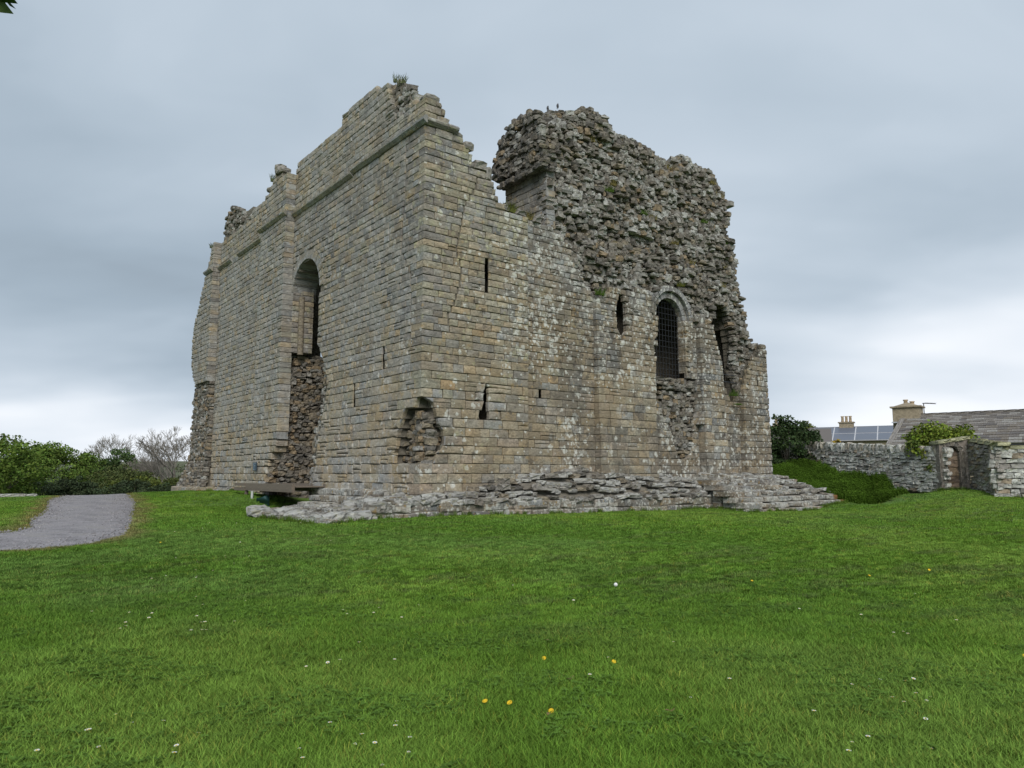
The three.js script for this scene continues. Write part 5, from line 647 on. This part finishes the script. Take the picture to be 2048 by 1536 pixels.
{ // clover and other low broad leaves among the blades, and longer grass where the mower cannot reach
  const G = new Geo(), r = rngOf(44); for (let i = 0; i < 5; i++) { const x = (r() - .5) * .07, z = (r() - .5) * .07, y = .022 + r() * .022, a0 = r() * 6.28; for (let k = 0; k < 3; k++) { const a = a0 + k * 2.094, c = Math.cos(a), d = Math.sin(a), l = .013 + r() * .008, w = l * .55; G.quad([x, y, z], [x + c * l * .6 - d * w, y + .003, z + d * l * .6 + c * w], [x + c * l, y, z + d * l], [x + c * l * .6 + d * w, y + .003, z + d * l * .6 - c * w]); } }
  const q = rngOf(45), open = (x, z) => !inPoly(pathPoly, x, z) && !inKeep(x, z);
  scatter('clover_leaves', 'low clover leaves growing in patches through the lawn', G.build(), 60000, 3.3, 13, 1, [.8, 1.6], q, (x, z, p) => { const f = .7 + p() * .7; return [.08 * f, .15 * f, .026 * f]; }, (x, z, p) => open(x, z) && p() < .6 * smooth(.5, .66, fbm(x * 1.7 + 40, z * 1.7 + 7, 3)) * smooth(-13, -8, z));
  const T = tuftGeo(16, .05, .06, .17, .004, 9, .6), M = [], w = rngOf(46);
  const run = (s0, t0, s1, t1, n) => { for (let i = 0; i < n; i++) { const f = w(), [x, z] = plan(lerp(s0, s1, f) + (w() - .5) * .14, lerp(t0, t1, f) + (w() - .5) * .14); if (fbm(x * 2 + 5, z * 2, 2) > .42) M.push([x, z]); } };
  run(-2.6, -1.16, 13.0, -1.14, 420); run(13.1, -2.78, 22.5, -2.78, 260); run(13.0, -1.2, 13.0, -2.7, 40); run(-3.6, -1.5, -2.4, -1.45, 40); run(-3.95, -1.2, -3.95, 4.2, 130); run(-3.9, 4.4, -1.6, 7.3, 80); run(-.6, 14.4, -.6, 20.3, 60);
  for (const [A, B] of [[[20.0, -30.7], [25.4, -27.3]], [[18.9, -33.0], [20.2, -32.9]], [[17.6, -36.5], [19.0, -33.2]]]) for (let i = 0; i < 90; i++) { const f = w(); M.push([lerp(A[0], B[0], f) + (w() - .5) * .15, lerp(A[1], B[1], f) + (w() - .5) * .15]); }
  const im = new THREE.InstancedMesh(T, grassMat, M.length), m4 = new THREE.Matrix4(), c = new THREE.Color(); M.forEach(([x, z], i) => { const k = .6 + w() * .8; im.setMatrixAt(i, m4.compose(V(x, ground(x, z) - .01, z), QU.setFromEuler(EU.set(0, w() * 6.28, 0)), V(k, k, k))); const f = .7 + w() * .7; im.setColorAt(i, c.setRGB(.085 * f, .14 * f, .022 * f)); }); im.name = 'uncut_grass'; shade(im); tag(im, 'longer uncut grass along the foot of the stonework', 'grass', null, 'stuff'); scene.add(im);
}
{ // nettles and rank weeds on the bank
  const G = new Geo(), r = rngOf(5); for (let i = 0; i < 3; i++) { const x = (r() - .5) * .2, z = (r() - .5) * .2, h = .3 + r() * .25; for (let k = 0; k < 7; k++) { const y = h * (k + 1) / 7, l = .13 * (1.2 - k / 9); for (let q = 0; q < 2; q++) { const a = k * 1.57 + q * 3.14 + r(), c = Math.cos(a), s = Math.sin(a), w = l * .34; G.quad([x, y, z], [x + c * l * .5 - s * w, y + .03, z + s * l * .5 + c * w], [x + c * l, y - .03, z + s * l], [x + c * l * .5 + s * w, y + .03, z + s * l * .5 - c * w]); } } }
  const geo = G.build(), P = [[11.8, -36.2], [12.2, -40.5], [16.2, -41.3], [17.0, -39.2], [18.2, -36], [18.0, -34.0], [17.0, -33.0], [15.9, -32.8], [15.3, -33.6], [14.4, -34.2]], M = [], q = rngOf(6);
  for (let i = 0; i < 6500; i++) { const x = lerp(11.8, 18.3, q()), z = lerp(-41.4, -32.7, q()); if (!inPoly(P, x, z)) continue; const e = .9; M.push([x, ground(x, z) - .03, z, q() * 6.28, e * (.45 + q() * .5 + 1.0 * Math.max(0, fbm(x * 1.1 + 4, z * 1.1, 3) - .35)), fbm(x * 1.3, z * 1.3, 2) + (q() - .5) * .5]); }
  const im = new THREE.InstancedMesh(geo, grassMat, M.length), m4 = new THREE.Matrix4(), c = new THREE.Color(); M.forEach(([x, y, z, a, s, f], i) => { im.setMatrixAt(i, m4.compose(V(x, y, z), QU.setFromEuler(EU.set(0, a, 0)), V(s, s, s))); const k = .6 + f * .8; im.setColorAt(i, c.setRGB(.075 * k, .14 * k, .017 * k)); }); im.name = 'nettle_bank'; shade(im); tag(im, 'bank of dark green nettles below the dry stone wall', 'nettles', null, 'stuff'); scene.add(im);
}
{ // daisies, dandelions, a seed head, fallen leaves: pixel-free positions on the lawn, in metres
  const white = new THREE.MeshStandardMaterial({ color: new THREE.Color().setRGB(.75, .75, .72), roughness: .8, side: THREE.DoubleSide }), yel = new THREE.MeshStandardMaterial({ color: new THREE.Color().setRGB(.7, .46, .012), roughness: .8, side: THREE.DoubleSide }), gr = new THREE.MeshStandardMaterial({ color: new THREE.Color().setRGB(.1, .16, .03), roughness: .8 });
  const petals = (n, r0, r1, up) => { const G = new Geo(); for (let i = 0; i < n; i++) { const a = i / n * 6.2832, w = .5 * 6.2832 / n; G.quad([Math.cos(a) * r0, 0, Math.sin(a) * r0], [Math.cos(a - w) * r1 * .8, up * .8, Math.sin(a - w) * r1 * .8], [Math.cos(a) * r1, up, Math.sin(a) * r1], [Math.cos(a + w) * r1 * .8, up * .8, Math.sin(a + w) * r1 * .8]); } return G.build(); };
  const stem = h => { const g = new THREE.CylinderGeometry(.0012, .0016, h, 5); g.translate(0, h / 2, 0); return g; };
  const mk = (name, label, cat, group, h, disc, pet, pm, dm) => { const g = thing(name, label, cat, [0, 0, 0], 0, group); part('stem', stem(h), gr, g); const p = part('petals', pet, pm, g); p.position.y = h; if (disc) { const d = part('disc', new THREE.SphereGeometry(disc, 8, 5), dm, g); d.position.y = h; d.scale.y = .5; } return g; };
  const put = (g, x, z, s, tilt) => { g.position.set(x, ground(x, z), z); g.scale.setScalar(s); g.rotation.set(tilt, x * 3, tilt * .5); };
  const daisy = mk('daisy', 'tiny white daisy in the mown lawn', 'daisy', 'daisies scattered in the lawn', .045, .005, petals(12, .003, .012, .002), white, yel); const r = rngOf(321); let first = true;
  for (const [cx, cz, n, sp] of [[-.9, -4.6, 12, .45], [-2.2, -4.6, 10, .5], [-3.3, -7.6, 12, .5], [-3.9, -8.4, 8, .9], [-1.4, -8.6, 8, .5], [-1.3, -6.4, 6, .6], [-5.2, -11.5, 16, 1.2], [-4.2, -15.5, 22, 1.6], [2.7, -5.6, 12, .35], [2.4, -4.5, 7, .7], [3.7, -7.4, 7, .8], [4.4, -9, 8, 1.4], [.6, -10.5, 6, 1.8], [-7.0, -18.5, 18, 1.6], [1.2, -6.4, 5, 1]]) for (let i = 0; i < n; i++) { const x = cx + (r() - .5) * 2 * sp, z = cz + (r() - .5) * 2 * sp; const d = first ? daisy : daisy.clone(); if (!first) { d.name = numbered('daisy'); scene.add(d); } first = false; put(d, x, z, .9 + r() * .5, (r() - .5) * .5); }
  const dand = mk('dandelion', 'yellow dandelion flower in the mown lawn', 'dandelion', 'dandelions in the lawn', .06, .01, petals(22, .002, .02, .006), yel, yel); let f2 = true;
  for (const [x, z] of [[-.17, -5.3], [.0, -5.29], [.27, -5.15], [.28, -6.5], [.83, -6.4], [4.4, -6.6], [-6.9, -14.8], [5.4, -11.5], [6.6, -12], [3.4, -10.8]]) { const d = f2 ? dand : dand.clone(); if (!f2) { d.name = numbered('dandelion'); scene.add(d); } f2 = false; put(d, x, z, 1.05, .5); }
  const clock = new THREE.IcosahedronGeometry(.02, 1), ck = thing('dandelion_clock', 'pale round dandelion seed head standing in the lawn', 'seed head'); part('stem', stem(.1), gr, ck); const h = part('seed_head', clock, white, ck); h.position.y = .11; put(ck, 1.35, -9.9, 1.3, .05);
  const lf = new THREE.PlaneGeometry(.07, .045, 4, 2); { const P = lf.attributes.position; for (let i = 0; i < P.count; i++) { const x = P.getX(i) / .035; P.setY(i, P.getY(i) * (1 - x * x * .9)); P.setZ(i, .012 * x * x + .006 * Math.sin(x * 5)); } lf.rotateX(-Math.PI / 2); lf.computeVertexNormals(); }
  const lm = new THREE.MeshStandardMaterial({ color: new THREE.Color().setRGB(.2, .11, .055), roughness: .9, side: THREE.DoubleSide });
  for (const [x, z] of [[1.05, -5.15], [.45, -5.9], [.25, -5.05], [.35, -7.1]]) { single('fallen_leaf', lf, lm, 'dry brown leaf lying on the grass', 'leaf', [x, ground(x, z) + .045, z], x * 9, 'fallen leaves'); }
}
{ // a spray of leaves hanging into the sky from a tree beside the viewer
  const g = thing('overhanging_tree', 'dark leafy spray hanging from a tree beside the path at upper corner', 'tree', [-7.5, ground(-7.5, -2) - .05, -2], 0), T = new Geo(), C = new Geo(), r = rngOf(3); limb(T, V(0, 0, 0), V(.1, 3.2, 0), .2, .15, 10); limb(T, V(.1, 3.2, 0), V(.6, 5.6, -1.2), .13, .08, 8); limb(T, V(.6, 5.6, -1.2), V(2.2, 5.9, -2.9), .07, .04, 6); limb(T, V(2.2, 5.9, -2.9), V(3.1, 5.6, -3.1), .03, .015, 5); limb(T, V(3.1, 5.6, -3.1), V(3.62, 5.2, -3.1), .012, .004, 4); limb(T, V(.1, 3.2, 0), V(-1.2, 5.8, .6), .12, .06, 8);
  for (const [x, y, z, q, n] of [[-1.2, 6.2, .6, 1.3, 500], [.2, 6.4, -.8, 1.0, 380], [3.63, 5.17, -3.1, .13, 26], [3.0, 5.7, -3.1, .45, 90], [2.3, 6.0, -3.0, .6, 120], [-.4, 7, 0, 1.2, 400]]) leaves(C, V(x, y, z), q, n, .12, [.05, .085, .02], r, .7); part('trunk', T.build(), barkMat, g); part('crown', C.build(), leafMat, g).userData.kind = 'stuff';
}

renderer.render(scene, camera);
